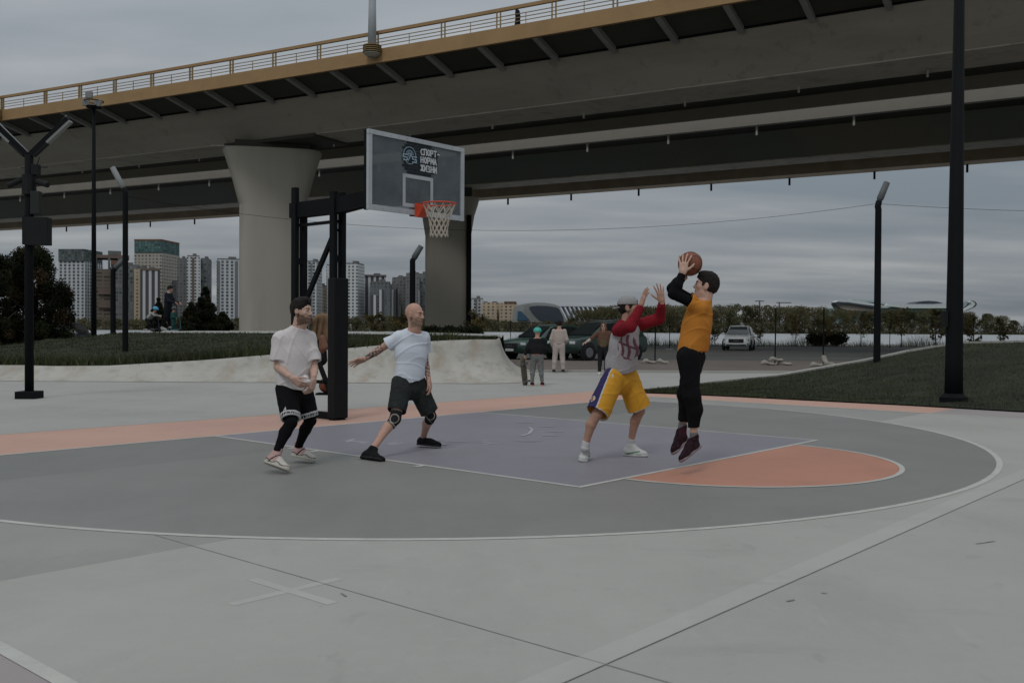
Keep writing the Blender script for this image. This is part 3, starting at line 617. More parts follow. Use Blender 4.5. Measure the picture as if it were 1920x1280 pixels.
strokes3(mb, [((-.3, -.2), (-.25, .5)), ((.3, -.2), (.25, .5)), ((0, -.2), (0, .6)), ((-.6, .2), (.6, .2))], cxx, czz, .1, .007, yb-.006)
mb.build('ball_badge', M_lblue, pane)
mb = MB(); S5 = [((1, 1), (0, 1)), ((0, 1), (0, .55)), ((0, .55), (1, .5)), ((1, .5), (1, 0)), ((1, 0), (0, 0))]
strokes3(mb, S5, cxx+.125, czz-.07, .075, .014, yb-.0035); strokes3(mb, [((0, 0), (.6, 1))], cxx+.03, czz-.07, .08, .012, yb-.0035); strokes3(mb, S5, cxx-.045, czz-.085, .075, .014, yb-.0035)
mb.build('badge_numerals', M_lblue, pane)
# ring, bracket, net
M_ring = mat('ring orange red', (.60, .075, .030), .45, .1, 5)
mb = MB(); zr = 3.065; yr = yb+.40; R_ = .228
mb.tube([(R_*math.cos(a), yr+R_*math.sin(a), zr) for a in [2*math.pi*i/40 for i in range(41)]], .011, 8, cap=False); mb.build('ring', M_ring, hp, smooth=True)
mb = MB(); mb.box((0, yb+.012, zr-.06), (.15, .024, .19)); mb.prism([(-.07, yb+.024, zr+.0), (-.07, yb+.024, zr-.15), (-.07, yb+.06, zr-.15), (-.07, yb+.18, zr-.02), (-.07, yb+.18, zr)], (.14, 0, 0)); fixn(mb.build('ring_bracket', M_ring, hp))
M_net = mat('net cord', (.50, .45, .37), .9, .12, 20)
netp = None; rowsN = [(0, .222), (.10, .175), (.18, .145), (.25, .128), (.32, .118), (.385, .118), (.43, .122)]
mb = MB(); nN = 12
for i in range(len(rowsN)-1):
    z0n, r0n = rowsN[i]; z1n, r1n = rowsN[i+1]
    for k_ in range(nN):
        a0 = 2*math.pi*(k_+.5*(i % 2))/nN
        for sgn in (-.5, .5):
            a1_ = a0+sgn*2*math.pi/nN
            mb.tube([(r0n*math.cos(a0), yr+r0n*math.sin(a0), zr-.01-z0n), (r1n*math.cos(a1_), yr+r1n*math.sin(a1_), zr-.01-z1n+random.gauss(0, .004))], .0066, 5)
    for k_ in range(nN):
        a0 = 2*math.pi*(k_+.5*((i+1) % 2))/nN; mb.lathe((r1n*math.cos(a0), yr+r1n*math.sin(a0), zr-.01-z1n-.008), [(.004, 0), (.009, .008), (.004, .016)], 6)
mb.build('net', M_net, hp)
# ------------------------------------------------------------------ vegetation
def leaves(cs, rs, n, size, flat=1., seed=0, shell=.55):
    rng = np.random.default_rng(seed); cs = np.array(cs, float); rs = np.array(rs, float)
    if rs.ndim == 1: rs = np.c_[rs, rs, rs*flat]
    wgt = rs[:, 0]**2; idx = rng.choice(len(cs), n, p=wgt/wgt.sum())
    d = rng.normal(size=(n, 3)); d /= np.linalg.norm(d, axis=1)[:, None]; r = shell+(1-shell)*rng.random(n)**.7
    P = cs[idx]+d*rs[idx]*r[:, None]+rng.normal(size=(n, 3))*rs[idx]*.08
    a = rng.normal(size=(n, 3)); a /= np.linalg.norm(a, axis=1)[:, None]; b = np.cross(a, rng.normal(size=(n, 3))); b /= np.linalg.norm(b, axis=1)[:, None]
    s = size*(.55+.9*rng.random(n))[:, None]
    V = np.stack([P-a*s, P+b*s*.6, P+a*s, P-b*s*.6], 1).reshape(-1, 3)
    return V, np.arange(n*4).reshape(-1, 4), idx
def leafmat(name, col, col2, sc=.8):
    if name in _M: return _M[name]
    m = mat(name, col, .9, .3, sc, col2=col2, detail=3, spec=.1)
    t = m.node_tree; b = t.nodes['Principled BSDF']; tr = N(t, 'ShaderNodeBsdfTranslucent'); t.links.new(b.inputs['Base Color'].links[0].from_socket, tr.inputs[0]); ms = N(t, 'ShaderNodeMixShader'); ms.inputs[0].default_value = .45; t.links.new(b.outputs[0], ms.inputs[1]); t.links.new(tr.outputs[0], ms.inputs[2]); t.links.new(ms.outputs[0], t.nodes['Material Output'].inputs[0]); return m
L_pine = [leafmat('pine needles dark', (.020, .028, .014), (.035, .04, .02)), leafmat('pine needles brown', (.06, .042, .024), (.085, .06, .035)), leafmat('pine needles deep', (.012, .018, .010), (.022, .028, .016))]
L_far = [leafmat('far foliage olive', (.10, .10, .05), (.14, .135, .07), .25), leafmat('far foliage brown', (.11, .088, .055), (.145, .115, .07), .25), leafmat('far foliage dark', (.065, .068, .04), (.095, .095, .055), .25)]
L_sap = [leafmat('sapling leaves', (.10, .085, .035), (.19, .15, .06), 2), leafmat('sapling leaves dark', (.05, .055, .03), (.09, .08, .04), 2)]
M_bark = mat('bark', (.06, .05, .04), .95, .3, 3)
def mkcrown(seed, w_, h, n, size, nl, z0=.12, mats=L_far, cone=0., parent=None, probs=(.55, .25, .2)):
    rng = random.Random(seed); cs = []; rs = []
    for i in range(nl):
        t = rng.random(); z = h*(z0+(1-z0)*(t**.8)); ww = w_/2*((1-cone*t)*(1-.45*abs(2*t-.9)**2) if not cone else max(.06, (1-t)**.8)); a = rng.random()*6.283; q = ww*rng.random()**.5*.85
        r = w_*(.13+.1*rng.random())*(1 if not cone else max(.35, 1.1-t)); cs.append((q*math.cos(a), q*math.sin(a), min(z, h-r*.6))); rs.append(r)
    V, F, idx = leaves(cs, rs, n, size, .85, seed)
    pr = np.random.default_rng(seed); lm = pr.choice(3, nl, p=probs)[idx]; sw = pr.random(len(lm)) < .25; lm[sw] = pr.choice(3, sw.sum(), p=probs); lm = np.minimum(lm, len(mats)-1)
    return obj('crown', V, F, mats, parent, mi=lm)
def trunk(parent, h, r, m=M_bark, limbs=4, seed=0, spread=.3):
    rng = random.Random(seed); mb = MB(); mb.tube([(0, 0, -.3), (0, 0, h*.3), (r*.5, 0, h*.7), (0, r*.5, h)], [r*1.2, r, r*.7, r*.25], 7)
    for i in range(limbs):
        z = h*(.25+.55*i/max(1, limbs)); a = rng.random()*6.28; L = h*spread*(1-.5*i/max(1, limbs)); mb.tube([(0, 0, z), (L*.5*math.cos(a), L*.5*math.sin(a), z+L*.35), (L*math.cos(a), L*math.sin(a), z+L*.8)], [r*.5, r*.35, r*.12], 5)
    return mb.build('trunk', m, parent)
# far bank trees: five kinds copied along the river
protos = []
for i in range(5):
    t = thing('tree', 'tree', 'tree'); mkcrown(20+i, (15, 19, 13, 22, 17)[i], (17, 15, 18, 16, 13)[i], 5200, .40, 30, .05, parent=t, probs=((.7, .1, .2), (.3, .6, .1), (.45, .15, .4), (.65, .25, .1), (.2, .35, .45))[i]); trunk(t, 11, .4, seed=i, limbs=3); protos.append(t)
kinds = ['tall olive', 'broad brown', 'narrow dark', 'broad olive', 'low dark']
# (u, v of the top, distance, kind)
band = []
rr = random.Random(5)
def seg(u0, u1, vtop, Y, step, jit=5):
    u = u0
    while u < u1:
        vt = vtop if isinstance(vtop, (int, float)) else np.interp(u, [a for a, b in vtop], [b for a, b in vtop])
        band.append((u+rr.uniform(-4, 4), vt+rr.uniform(-jit, jit)*.6, Y+rr.uniform(-25, 40), rr.randrange(5))); u += step*rr.uniform(.75, 1.25)
seg(1200, 1905, [(1200, 577), (1240, 575), (1330, 579), (1370, 573), (1440, 576), (1560, 581), (1600, 584), (1640, 585), (1700, 582), (1740, 583), (1800, 585), (1860, 590), (1905, 604)], 712, 25)
seg(-20, 450, [(-20, 600), (130, 597), (240, 598), (450, 597)], 716, 29)
seg(560, 800, [(560, 598), (660, 596), (720, 594), (800, 592)], 720, 28)
seg(885, 1100, [(885, 590), (930, 600), (1000, 603), (1060, 600), (1100, 592)], 716, 24)
seg(1090, 1215, [(1090, 585), (1130, 575), (1180, 572), (1215, 577)], 705, 22)
band.sort(key=lambda b: b[0])
def placename(u):
    for lim, s_ in ((175, 'behind the left pine'), (240, 'below the brown office block'), (320, 'behind the scooter riders'), (460, 'left of the first bridge pier'), (660, 'behind the bearded player'), (800, 'between hoop and second bridge pier'), (905, 'just right of the second bridge pier'), (980, 'in front of the brick housing block'), (1065, 'in front of the domed hall'), (1160, 'right of the ribbed hall'), (1260, 'between the two players on the right'), (1350, 'right of the jumping player'), (1430, 'above the white car'), (1560, 'between white car and stadium'), (1650, 'under the stadium left rim'), (1740, 'in front of the stadium'), (1800, 'behind the thick mast')):
        if u < lim: return s_
    return 'right of the stadium'
ctr = {}; used = set()
for u, vt, Y, kd in band:
    base_z = .6; top = at(u, vt, Y)[2]; hproto = (17, 15, 18, 16, 13)[kd]
    o = protos[kd] if kd not in used else copy_tree(protos[kd]); used.add(kd)
    p = at(u, 600, Y); sc = max(.35, (top-base_z)/hproto); o.location = (p[0], Y, base_z); sx = sc**.6*rr.uniform(.85, 1.2); o.scale = (sx, sx, sc); o.rotation_euler = (0, 0, rr.uniform(0, 6.28))
    tag(o, kinds[kd]+' tree on the far river bank '+placename(u), 'tree', 'trees along the far river bank')
# understorey that reads as one mass
cs = []; rs = []
for x in np.arange(-430, 430, 4.0):
    cs.append((x, 700+rr.uniform(-2, 4), 2)); rs.append((5, 3, rr.uniform(4, 7.5)))
V, F, idx = leaves(cs, rs, 42000, .6, seed=3); o = obj('bank_shrubs', V, F, L_far, mi=np.random.default_rng(1).choice(3, 42000, p=(.3, .3, .4))); tag(o, kind='stuff')
# pines on the left
def conifer(u, vt, vb, Y, wpx, label, seed, n=9000, size=.07, cone=1., z0=.0, zb=None, cat='tree', name='pine_tree', nl=70):
    b = at(u, vb, Y); h = at(u, vt, Y)[2]-b[2]; t = thing(name, label, cat, b)
    mkcrown(seed, wpx*Y/FPX, h, n, size, nl, z0, L_pine, cone, t, (.55, .15, .3)); trunk(t, h*.9, .09, seed=seed, limbs=6, spread=.25); return t
b = at(55, 655, 42); t = thing('pine_tree', 'broad dark pine with brownish tips behind the Y-shaped lamp post', 'tree', b)
cs = []; rs = []; rng = random.Random(9); H = at(40, 463, 42)[2]-b[2]; hw = 1.75
for i in range(120):
    tt = rng.random(); z = H*(.03+.95*tt); wd = hw*(1-.72*max(0, tt-.35)**1.3/.57)*rng.random()**.45; a = rng.random()*6.283; cs.append((wd*math.cos(a)*1.0, wd*math.sin(a)*.8, z)); rs.append(.26+.16*rng.random())
V, F, idx = leaves(cs, rs, 60000, .048, 1.15, 4, .3); lm = np.random.default_rng(2).choice(3, 120, p=(.45, .2, .35))[idx]; obj('crown', V, F, L_pine, t, mi=lm); trunk(t, H*.85, .11, seed=3, limbs=9, spread=.28)
conifer(-8, 478, 652, 40, 70, 'dark pine cut by the left edge of the photo', 31, 16000, .05, 0., 0., nl=60)
conifer(385, 538, 620, 46, 62, 'dark pointed spruce beside the first bridge pier', 33, 14000, .05, 1.)
conifer(358, 566, 620, 44.5, 46, 'smaller spruce just right of the scooter riders', 34, 8000, .05, 1.)
conifer(418, 585, 620, 45.5, 46, 'low rounded spruce touching the first bridge pier', 35, 8000, .05, .6)
conifer(297, 558, 620, 49, 40, 'slim spruce behind the man riding a scooter', 36, 7000, .05, 1.)
# saplings and bushes on the near river bank
def sapling(u, vt, Y, wpx, label, seed, n=420, zb=0., dens=1., name='young_tree', vb=None):
    b = gd(u, 649, 0) if vb is None else at(u, vb, Y); b = np.array([at(u, 640, Y)[0], Y, zb]); h = at(u, vt, Y)[2]-zb; w_ = wpx*Y/FPX; rng = random.Random(seed)
    t = thing(name, label, 'tree', b, group='young trees along the near river bank'); mb = MB(); mb.tube([(0, 0, -.2), (.02, 0, h*.5), (0, 0, h*.97)], [.045, .03, .01], 6); cs = []; rs = []
    for i in range(16):
        z = h*(.25+.65*rng.random()); a = rng.random()*6.28; L = w_*.5*rng.uniform(.4, 1)*(1.1-z/h*.6); e = (L*math.cos(a), L*math.sin(a), z+L*.6); mb.tube([(0, 0, z-.1), (e[0]*.5, e[1]*.5, z+L*.15), e], [.018, .012, .005], 4); cs.append(e); rs.append(w_*.12)
        cs.append((e[0]*.6, e[1]*.6, z+L*.25)); rs.append(w_*.1)
    mb.build('trunk', M_bark, t); V, F, idx = leaves(cs, rs, n, .075, 1, seed, .1); obj('crown', V, F, L_sap, t, mi=(np.random.default_rng(seed).random(n) < .35).astype(int)); return t
for i, (u, vt, Y, wp, lb, n) in enumerate([(1492, 592, 84.5, 44, 'young tree between the two sandbagged fence posts', 500), (1545, 600, 85, 60, 'bushy young tree over the dark shrub', 900), (1614, 585, 84.5, 40, 'thin young tree just left of the bent lamp post', 350), (1690, 580, 83, 70, 'leafy young tree right of the bent lamp post', 900), (1754, 578, 70, 36, 'slender young tree left of the thick mast', 500), (1825, 592, 60, 46, 'young tree right of the thick mast', 420), (1880, 598, 60, 60, 'low branching young tree near the right edge', 420), (1340, 618, 86, 40, 'small young tree left of the white car', 400), (1425, 618, 86, 34, 'small young tree right of the white car', 300), (700, 585, 62, 52, 'young tree with pale blossom right of the hoop', 700), (752, 588, 62, 56, 'dark young tree behind the outstretched arm', 800), (893, 588, 60, 60, 'young tree right of the second bridge pier', 1100), (628, 605, 62, 30, 'young tree behind the padded post', 300), (150, 600, 60, 44, 'small tree beside the dark car on the left', 500)]):
    sapling(u, vt, Y, wp, lb, 50+i, n)
t = thing('shrub', 'dense dark green shrub at the far road edge between fence posts', 'shrub', (at(1553, 640, 85)[0], 85.5, 0))
V, F, idx = leaves([(x*.45, random.uniform(-.3, .3), .5+.25*random.random()) for x in range(-3, 4)], [.65]*7, 5000, .09, .9, 8, .2); obj('crown', V, F, [L_pine[0], L_pine[2]], t, mi=(np.random.default_rng(1).random(5000) < .5).astype(int))
for u, v_, Y, wd, h, lb in ((75, 632, 52, 100, .7, 'low clipped dark hedge under the left pine'), (848, 628, 46, 90, .8, 'dark hedge at the foot of the second bridge pier'),):
    t = thing('hedge', lb, 'hedge', (at(u, 630, Y)[0], Y, at(u, v_+12, Y)[2])); ww = wd*Y/FPX/2
    V, F, idx = leaves([(random.uniform(-ww, ww), random.uniform(-.4, .4), h*.4) for _ in range(22)], [h*.6]*22, 6000, .07, .9, 8, .2); obj('foliage', V, F, [L_pine[0], L_pine[2]], t, mi=(np.random.default_rng(1).random(6000) < .5).astype(int))
# reeds and twigs along the bank
n = 9000; V = np.zeros((n*3, 3)); cols = []
for i in range(n):
    x = random.uniform(-22, 48); y = random.uniform(84.6, 87); h = random.uniform(.3, 1.5)*(.55+.45*math.sin(x*.9)*math.sin(x*.37+1)); h = max(.25, h); a = random.gauss(0, .35)
    V[3*i] = (x-.012, y, -.1); V[3*i+1] = (x+.012, y, -.1); V[3*i+2] = (x+a*h, y+random.gauss(0, .2), h); cols.append(random.choice((0, 0, 1, 2)))
tag(obj('reeds', V, np.arange(n*3).reshape(-1, 3), [leafmat('dry reeds', (.13, .12, .07), (.2, .18, .11)), leafmat('green reeds', (.06, .075, .03), (.09, .1, .045)), M_bark], mi=cols), kind='stuff')
struct('bank_verge', [(-90, 84, .012), (95, 84, .012), (95, 86.5, .02), (-90, 86.5, .02)], [(0, 1, 2, 3)], M_grass)
# ------------------------------------------------------------------ buildings
def facade(name, wall, win, bay=3.4, floor=3.1, wx=.5, wz=.55, win2=None, wall2=None, vstripe=0, hband=0):
    m = bpy.data.materials.new(name); m.use_nodes = True; t = m.node_tree; b = t.nodes['Principled BSDF']; b.inputs['Roughness'].default_value = .7
    tcn = N(t, 'ShaderNodeTexCoord'); s = N(t, 'ShaderNodeSeparateXYZ'); t.links.new(tcn.outputs['Object'], s.inputs[0]); sn = N(t, 'ShaderNodeSeparateXYZ'); t.links.new(tcn.outputs['Normal'], sn.inputs[0])
    side = mathn(t, 'GREATER_THAN', mathn(t, 'ABSOLUTE', sn.outputs[0]), .5)
    h = mathn(t, 'ADD', mathn(t, 'MULTIPLY', s.outputs[0], mathn(t, 'SUBTRACT', 1., side)), mathn(t, 'MULTIPLY', s.outputs[1], side))
    hb = mathn(t, 'DIVIDE', h, bay); zb_ = mathn(t, 'DIVIDE', s.outputs[2], floor)
    fx = mathn(t, 'ABSOLUTE', mathn(t, 'SUBTRACT', mathn(t, 'FRACT', mathn(t, 'ADD', hb, 100.)), .5)); fz = mathn(t, 'ABSOLUTE', mathn(t, 'SUBTRACT', mathn(t, 'FRACT', zb_), .5))
    w1 = mathn(t, 'MULTIPLY', mathn(t, 'LESS_THAN', fx, wx/2), mathn(t, 'LESS_THAN', fz, wz/2))
    c = N(t, 'ShaderNodeCombineXYZ'); t.links.new(mathn(t, 'FLOOR', mathn(t, 'ADD', hb, 100.)), c.inputs[0]); t.links.new(mathn(t, 'FLOOR', zb_), c.inputs[1]); t.links.new(side, c.inputs[2])
    wn = N(t, 'ShaderNodeTexWhiteNoise'); t.links.new(c.outputs[0], wn.inputs[0])
    wc = mixc(t, wn.outputs[0], tuple(x*.6 for x in win), win2 or tuple(x*1.6 for x in win))
    wl = wall
    if wall2:
        c2_ = N(t, 'ShaderNodeCombineXYZ'); t.links.new(mathn(t, 'FLOOR', mathn(t, 'ADD', mathn(t, 'MULTIPLY', hb, .5), 100.)), c2_.inputs[0]); w2 = N(t, 'ShaderNodeTexWhiteNoise'); t.links.new(c2_.outputs[0], w2.inputs[0])
        wl = mixc(t, mathn(t, 'GREATER_THAN', w2.outputs[0], .55), wall, wall2)
    col = mixc(t, w1, wl, wc); t.links.new(col, b.inputs['Base Color']); return m
WH = (.60, .61, .62)
F_white = facade('white slatted facade', WH, (.06, .08, .10), 4.2, 3.1, .5, .7, wall2=(.50, .51, .52))
F_grid = facade('white grid facade', (.56, .57, .57), (.07, .085, .10), 3.6, 3.0, .46, .55)
F_beige = facade('beige grid facade', (.40, .36, .31), (.07, .08, .085), 3.6, 3.2, .5, .5, win2=(.2, .2, .19))
F_brown = facade('brown banded facade', (.17, .13, .10), (.05, .05, .05), 7.0, 3.3, .8, .5, win2=(.13, .12, .1))
F_glass = facade('grey glass facade', (.16, .165, .165), (.06, .075, .085), 3.0, 3.2, .7, .7, win2=(.2, .21, .21))
F_teal = facade('teal glass crown', (.05, .105, .105), (.03, .07, .075), 3.2, 2.6, .6, .7, win2=(.12, .22, .2))
F_darkcr = facade('dark glass crown', (.07, .09, .09), (.04, .055, .06), 3.2, 2.6, .6, .7, win2=(.15, .17, .16))
F_dark = facade('dark grey facade', (.13, .14, .145), (.05, .06, .07), 3.0, 3.0, .45, .5, win2=(.15, .16, .17), wall2=(.17, .17, .17))
F_striped = facade('white fins facade', (.52, .52, .51), (.05, .06, .07), 5.0, 60, .55, .98, win2=(.07, .07, .08))
F_mix = facade('mixed panel facade', (.36, .37, .37), (.08, .09, .10), 3.3, 3.0, .5, .6, wall2=(.13, .14, .15))
F_brick = facade('brick housing facade', (.34, .235, .15), (.09, .08, .07), 4.0, 3.1, .45, .5, win2=(.25, .22, .18), wall2=(.42, .34, .24))
M_roof = mat('roof grey', (.14, .14, .14), .9, .1, .1); M_rust = mat('rust roof', (.17, .09, .065), .9, .15, .1)
def tower(u0, u1, vt, Y, m, label, depth=24, ry=0., parts=(), name='apartment_tower', cat='tower', cap=True):
    "parts: (name, u0, u1, vtop, vbottom, material, forward metres)"
    uc = (u0+u1)/2; c = at(uc, 600, Y); W = (u1-u0)*Y/FPX; zt_ = at(uc, vt, Y)[2]; ang = math.atan2(c[1], c[0])-math.pi/2
    t = thing(name, label, cat, (c[0], Y, 1.4), ang+ry)
    cw = W/(abs(math.cos(ry))+abs(math.sin(ry))*depth/W) if ry else W
    mb = MB(); mb.box((0, depth/2, (zt_-1.4)/2), (cw, depth, zt_-1.4)); mb.build('wall', m, t)
    if cap:
        mb = MB(); mb.box((0, depth/2, zt_-1.4+.6), (cw*.96, depth*.9, 1.2)); r = mb.build('roof', M_roof, t)
        mb = MB(); mb.box((cw*.1, depth/2, zt_-1.4+2.2), (cw*.3, depth*.4, 2.2)); mb.build('plant_room', M_roof, r)
    for nm, a, b_, va, vb, mm, fw in parts:
        za, zb2 = at(uc, va, Y)[2]-1.4, at(uc, vb, Y)[2]-1.4; k_ = cw/W
        mb = MB(); mb.box(((((a+b_)/2)-uc)*Y/FPX*k_, depth/2-fw/2, (za+zb2)/2), ((b_-a)*Y/FPX*k_, depth+fw, za-zb2)); mb.build(nm, mm, t)
    return t
M_wfin = mat('white panel', (.52, .53, .53), .7, .05, .1); M_br = mat('brown cladding', (.16, .12, .10), .8, .1, .1)
tower(100, 169, 490, 900, F_white, 'white slatted tower with a dark glass crown behind the left pine', 34, -.5, [('glass_crown', 101, 168, 467, 489.7, F_darkcr, 1)])
tower(178, 240, 507, 860, F_brown, 'brown banded office block under an open rooftop frame', 30, 0, [('frame_column', 180, 184, 484, 507, M_roof, 0), ('frame_column', 203, 207, 484, 507, M_roof, 0), ('frame_column', 220, 223, 484, 507, M_roof, 0), ('frame_beam', 180, 240, 478, 484, M_br, 0), ('frame_top', 203, 226, 470, 477.6, M_roof, -1), ('balcony_band', 186, 212, 540, 552, M_br, 2), ('balcony_band', 186, 212, 565, 577, M_br, 2)], 'office_block', 'office block')
tower(210, 262, 498, 855, F_glass, 'grey glass block with a rusty parapet behind the thin lamp post', 22, 0, [('parapet', 210, 229, 489, 497.7, M_rust, 1)], 'office_block', 'office block')
tower(241, 314, 474, 930, F_beige, 'tallest beige grid tower crowned in teal glass', 40, -.45, [('glass_crown', 242, 313, 452, 473.6, F_teal, .6), ('parapet', 241.5, 313.5, 448.5, 451.7, M_rust, .8)])
tower(248, 275, 504, 850, F_brick, 'narrow brown tower in front of the tallest beige one', 18, -.3)
tower(264, 299, 507, 845, F_striped, 'block with tall white vertical fins before the tallest tower', 16, 0, [('cornice', 264, 299, 503, 506.7, M_br, .5)])
tower(303, 335, 528, 950, F_dark, 'low dark block behind the man riding a scooter', 22, 0)
tower(333, 352, 486, 900, F_dark, 'dark slab at the left of the paired towers', 22, 0)
tower(351, 374, 481, 896, F_grid, 'pale slab in the middle of the paired towers', 24, 0, [('panel_strip', 360, 364, 483, 600, M_br, .5)])
tower(373, 390, 486, 905, F_glass, 'blue grey slab at the right of the paired towers', 24, -.2)
tower(407, 454, 487, 890, F_white, 'white and dark checkered tower next to the first bridge pier', 24, 0, [('dark_strip', 408, 413, 490, 600, F_dark, .4), ('dark_strip', 440, 445, 490, 600, F_dark, .4)])
tower(571, 597, 491, 900, F_white, 'white tower seen through the hoop frame', 22, -.25, [('dark_strip', 581, 586, 493, 600, F_dark, .4)])
tower(596, 613, 537, 930, F_brick, 'brown tower between the hoop posts', 22, 0)
tower(612, 632, 498, 930, F_grid, 'pale tower hidden behind the hoop post', 22, 0)
tower(641, 675, 495, 870, F_grid, 'white tower with small square windows right of the padded post', 22, -.3)
tower(674, 684, 535, 940, F_mix, 'thin far block between white tower and striped towers', 20, 0)
tower(682, 723, 518, 905, F_striped, 'white striped tower with a flat grey roof slab', 24, 0, [('roof_slab', 681, 724, 515, 517.7, M_roof, 1)])
tower(694, 732, 530, 870, F_mix, 'grey panel block standing before the striped tower', 20, 0, [('white_bay', 695, 706, 553, 600, F_striped, 1.5), ('white_bay', 711, 719, 543, 600, F_striped, 1.5)])
tower(728, 742, 535, 880, F_mix, 'short grey panel block left of the distant lamp post', 20, 0, [('white_bay', 734, 742, 543, 600, F_striped, 1.5)])
tower(735, 762, 522, 900, F_dark, 'stepped dark block with white bays behind the distant lamp post', 22, 0, [('white_bay', 742, 747, 543, 600, F_striped, 1.2), ('white_bay', 749, 753, 572, 600, F_striped, 1.2), ('upper_step', 745, 761, 517.5, 521.6, F_dark, -2)])
tower(761, 786, 514, 890, F_dark, 'tall dark block behind the bald player head', 22, 0, [('upper_step', 767, 785, 510, 513.6, F_dark, -2), ('white_bay', 785, 789, 545, 600, F_striped, 1)])
tower(784, 802, 515, 915, F_glass, 'dark glass block partly hidden by the second bridge pier', 22, 0)
tower(883, 906, 561, 900, F_white, 'low white block right of the second bridge pier', 18, 0, [('dark_strip', 891, 895, 561, 600, F_dark, .4)])
tower(904, 936, 567, 880, F_brick, 'orange brick housing block with stepped roofs', 20, 0, [('turret', 907, 914, 565, 566.8, M_br, 0), ('turret', 923, 932, 565, 566.8, M_br, 0), ('lower_wing', 903, 932, 578, 602, F_brick, 12)], 'housing_block', 'housing block', False)
tower(936, 970, 568, 870, F_brick, 'orange brick housing block with red roof beside the domed hall', 20, 0, [('roof', 945, 968, 565, 567.7, M_rust, 1), ('lower_wing', 937, 970, 580, 602, F_brick, 12)], 'housing_block', 'housing block', False)
tower(860, 1185, 603, 1100, F_mix, 'low pale strip of distant buildings along the horizon', 12, 0, (), 'distant_block', 'building', False)
for u0, u1, vt, lb in ((1188, 1206, 574, 'small pale block behind the raised hands'), (1216, 1232, 577, 'tiny far block between the two right players'), (1474, 1500, 578, 'faint far block over the tree line')):
    tower(u0, u1, vt, 1500, F_mix, lb, 20, 0, (), 'distant_block', 'building', False)
# domed hall
M_shell = mat('hall shell grey', (.26, .265, .26), .7, .08, .05); M_dglass = mat('dark blue glass', (.018, .03, .045), .5, .3, .04, spec=.6); M_bl = mat('blue panel', (.035, .085, .14), .6, .1, .1); M_wrib = mat('white rib', (.55, .57, .60), .6, .04, .1); M_pglass = mat('pale roof glass', (.30, .35, .42), .4, .08, .1)
hall = thing('domed_hall', 'grey shell-shaped sports hall with a large dark blue glass front', 'sports hall', at(1010, 603, 720))
hb0 = Vector(at(1010, 603, 720))
def hpts(pts, y): return [Vector(at(u, v_, y))-hb0 for u, v_ in pts]
sh = [(960, 604), (962, 578), (972, 572), (988, 568.5), (1004, 567), (1022, 567.5), (1036, 569.5), (1047, 573), (1056, 588), (1064, 604)]
mb = MB(); mb.prism(hpts(sh, 720), (0, 55, 0)); fixn(mb.build('shell', M_shell, hall))
mb = MB(); mb.prism(hpts([(992, 577), (996, 574), (1008, 573), (1026, 573.5), (1043, 576), (1048, 579), (1055, 592), (1058, 604), (1030, 604), (1012, 600), (999, 588)], 718.5), (0, 1.4, 0)); fixn(mb.build('glass_front', M_dglass, hall))
mb = MB(); mb.prism(hpts([(971, 583), (978, 584), (990, 597), (990, 601), (970, 600)], 718.8), (0, 1.1, 0)); fixn(mb.build('side_panel', M_bl, hall))
mb = MB(); mb.prism(hpts([(984, 572), (993, 570.5), (999, 588), (1011, 600), (1020, 604), (996, 604), (984, 590)], 719.2), (0, .7, 0)); fixn(mb.build('entrance_fin', mat('hall fin', (.20, .21, .20), .8, .1, .05), hall))
h2 = thing('ribbed_hall', 'long low hall with slanted white ribs joined to the domed one', 'sports hall', at(1100, 603, 760)); hb0 = Vector(at(1100, 603, 760))
mb = MB(); mb.prism(hpts([(1040, 604), (1046, 574), (1060, 573), (1120, 574.5), (1190, 580), (1190, 604)], 760), (0, 50, 0)); fixn(mb.build('glass_roof', M_pglass, h2))
mb = MB(); mb.prism(hpts([(1040, 574.5), (1048, 571.5), (1100, 572), (1160, 573.5), (1192, 577), (1192, 579), (1120, 575.5), (1060, 574.4)], 756), (0, 10, 0)); fixn(mb.build('roof_edge', M_wrib, h2))
for i in range(13):
    u = 1050+i*8.4; a, b_ = Vector(at(u, 574.5, 757))-hb0, Vector(at(u+15-i*.4, 604, 750))-hb0; mb = MB(); mb.beam(a, b_, .95, 1.0); mb.build('rib', M_wrib, h2)
# stadium
st = thing('stadium', 'large low stadium with a curling white rim and teal walls', 'stadium', at(1700, 600, 1000)); hb0 = Vector(at(1700, 600, 1000))
M_sw = mat('stadium white', (.58, .62, .61), .5, .05, .05); M_tl = mat('stadium teal glass', (.17, .27, .26), .4, .15, .06); M_dk = mat('stadium dark rim', (.05, .06, .08), .5, .1, .05)
def sprism(nm, pts, y, d, m): mb = MB(); mb.prism(hpts(pts, y), (0, d, 0)); return fixn(mb.build(nm, m, st))
sprism('wall', [(1570, 604), (1572, 577), (1640, 578), (1700, 576), (1800, 576), (1812, 604)], 1000, 40, M_tl)
sprism('roof', [(1592, 564), (1600, 561.5), (1640, 563), (1664, 570), (1690, 574), (1790, 574), (1812, 564), (1818, 566), (1806, 578), (1700, 577.5), (1672, 574.5), (1640, 567)], 996, 26, mat('stadium roof', (.30, .36, .37), .5, .1, .05))
sprism('rim', [(1568, 566), (1572, 563.5), (1582, 562.5), (1610, 564), (1645, 570), (1672, 576), (1660, 576), (1625, 571.5), (1590, 566.5), (1576, 566.5), (1571, 569)], 990, 14, M_sw)
sprism('dark_band', [(1566.5, 567.5), (1571, 565.4), (1590, 566.8), (1625, 572), (1640, 575.5), (1640, 578), (1615, 573.5), (1590, 570), (1576, 569.5), (1571, 575)], 988, 14, M_dk)
sprism('soffit', [(1570, 570), (1578, 569), (1600, 572), (1640, 579.5), (1640, 583), (1590, 582), (1575, 577)], 991, 20, mat('stadium soffit', (.30, .27, .24), .7, .05, .1))
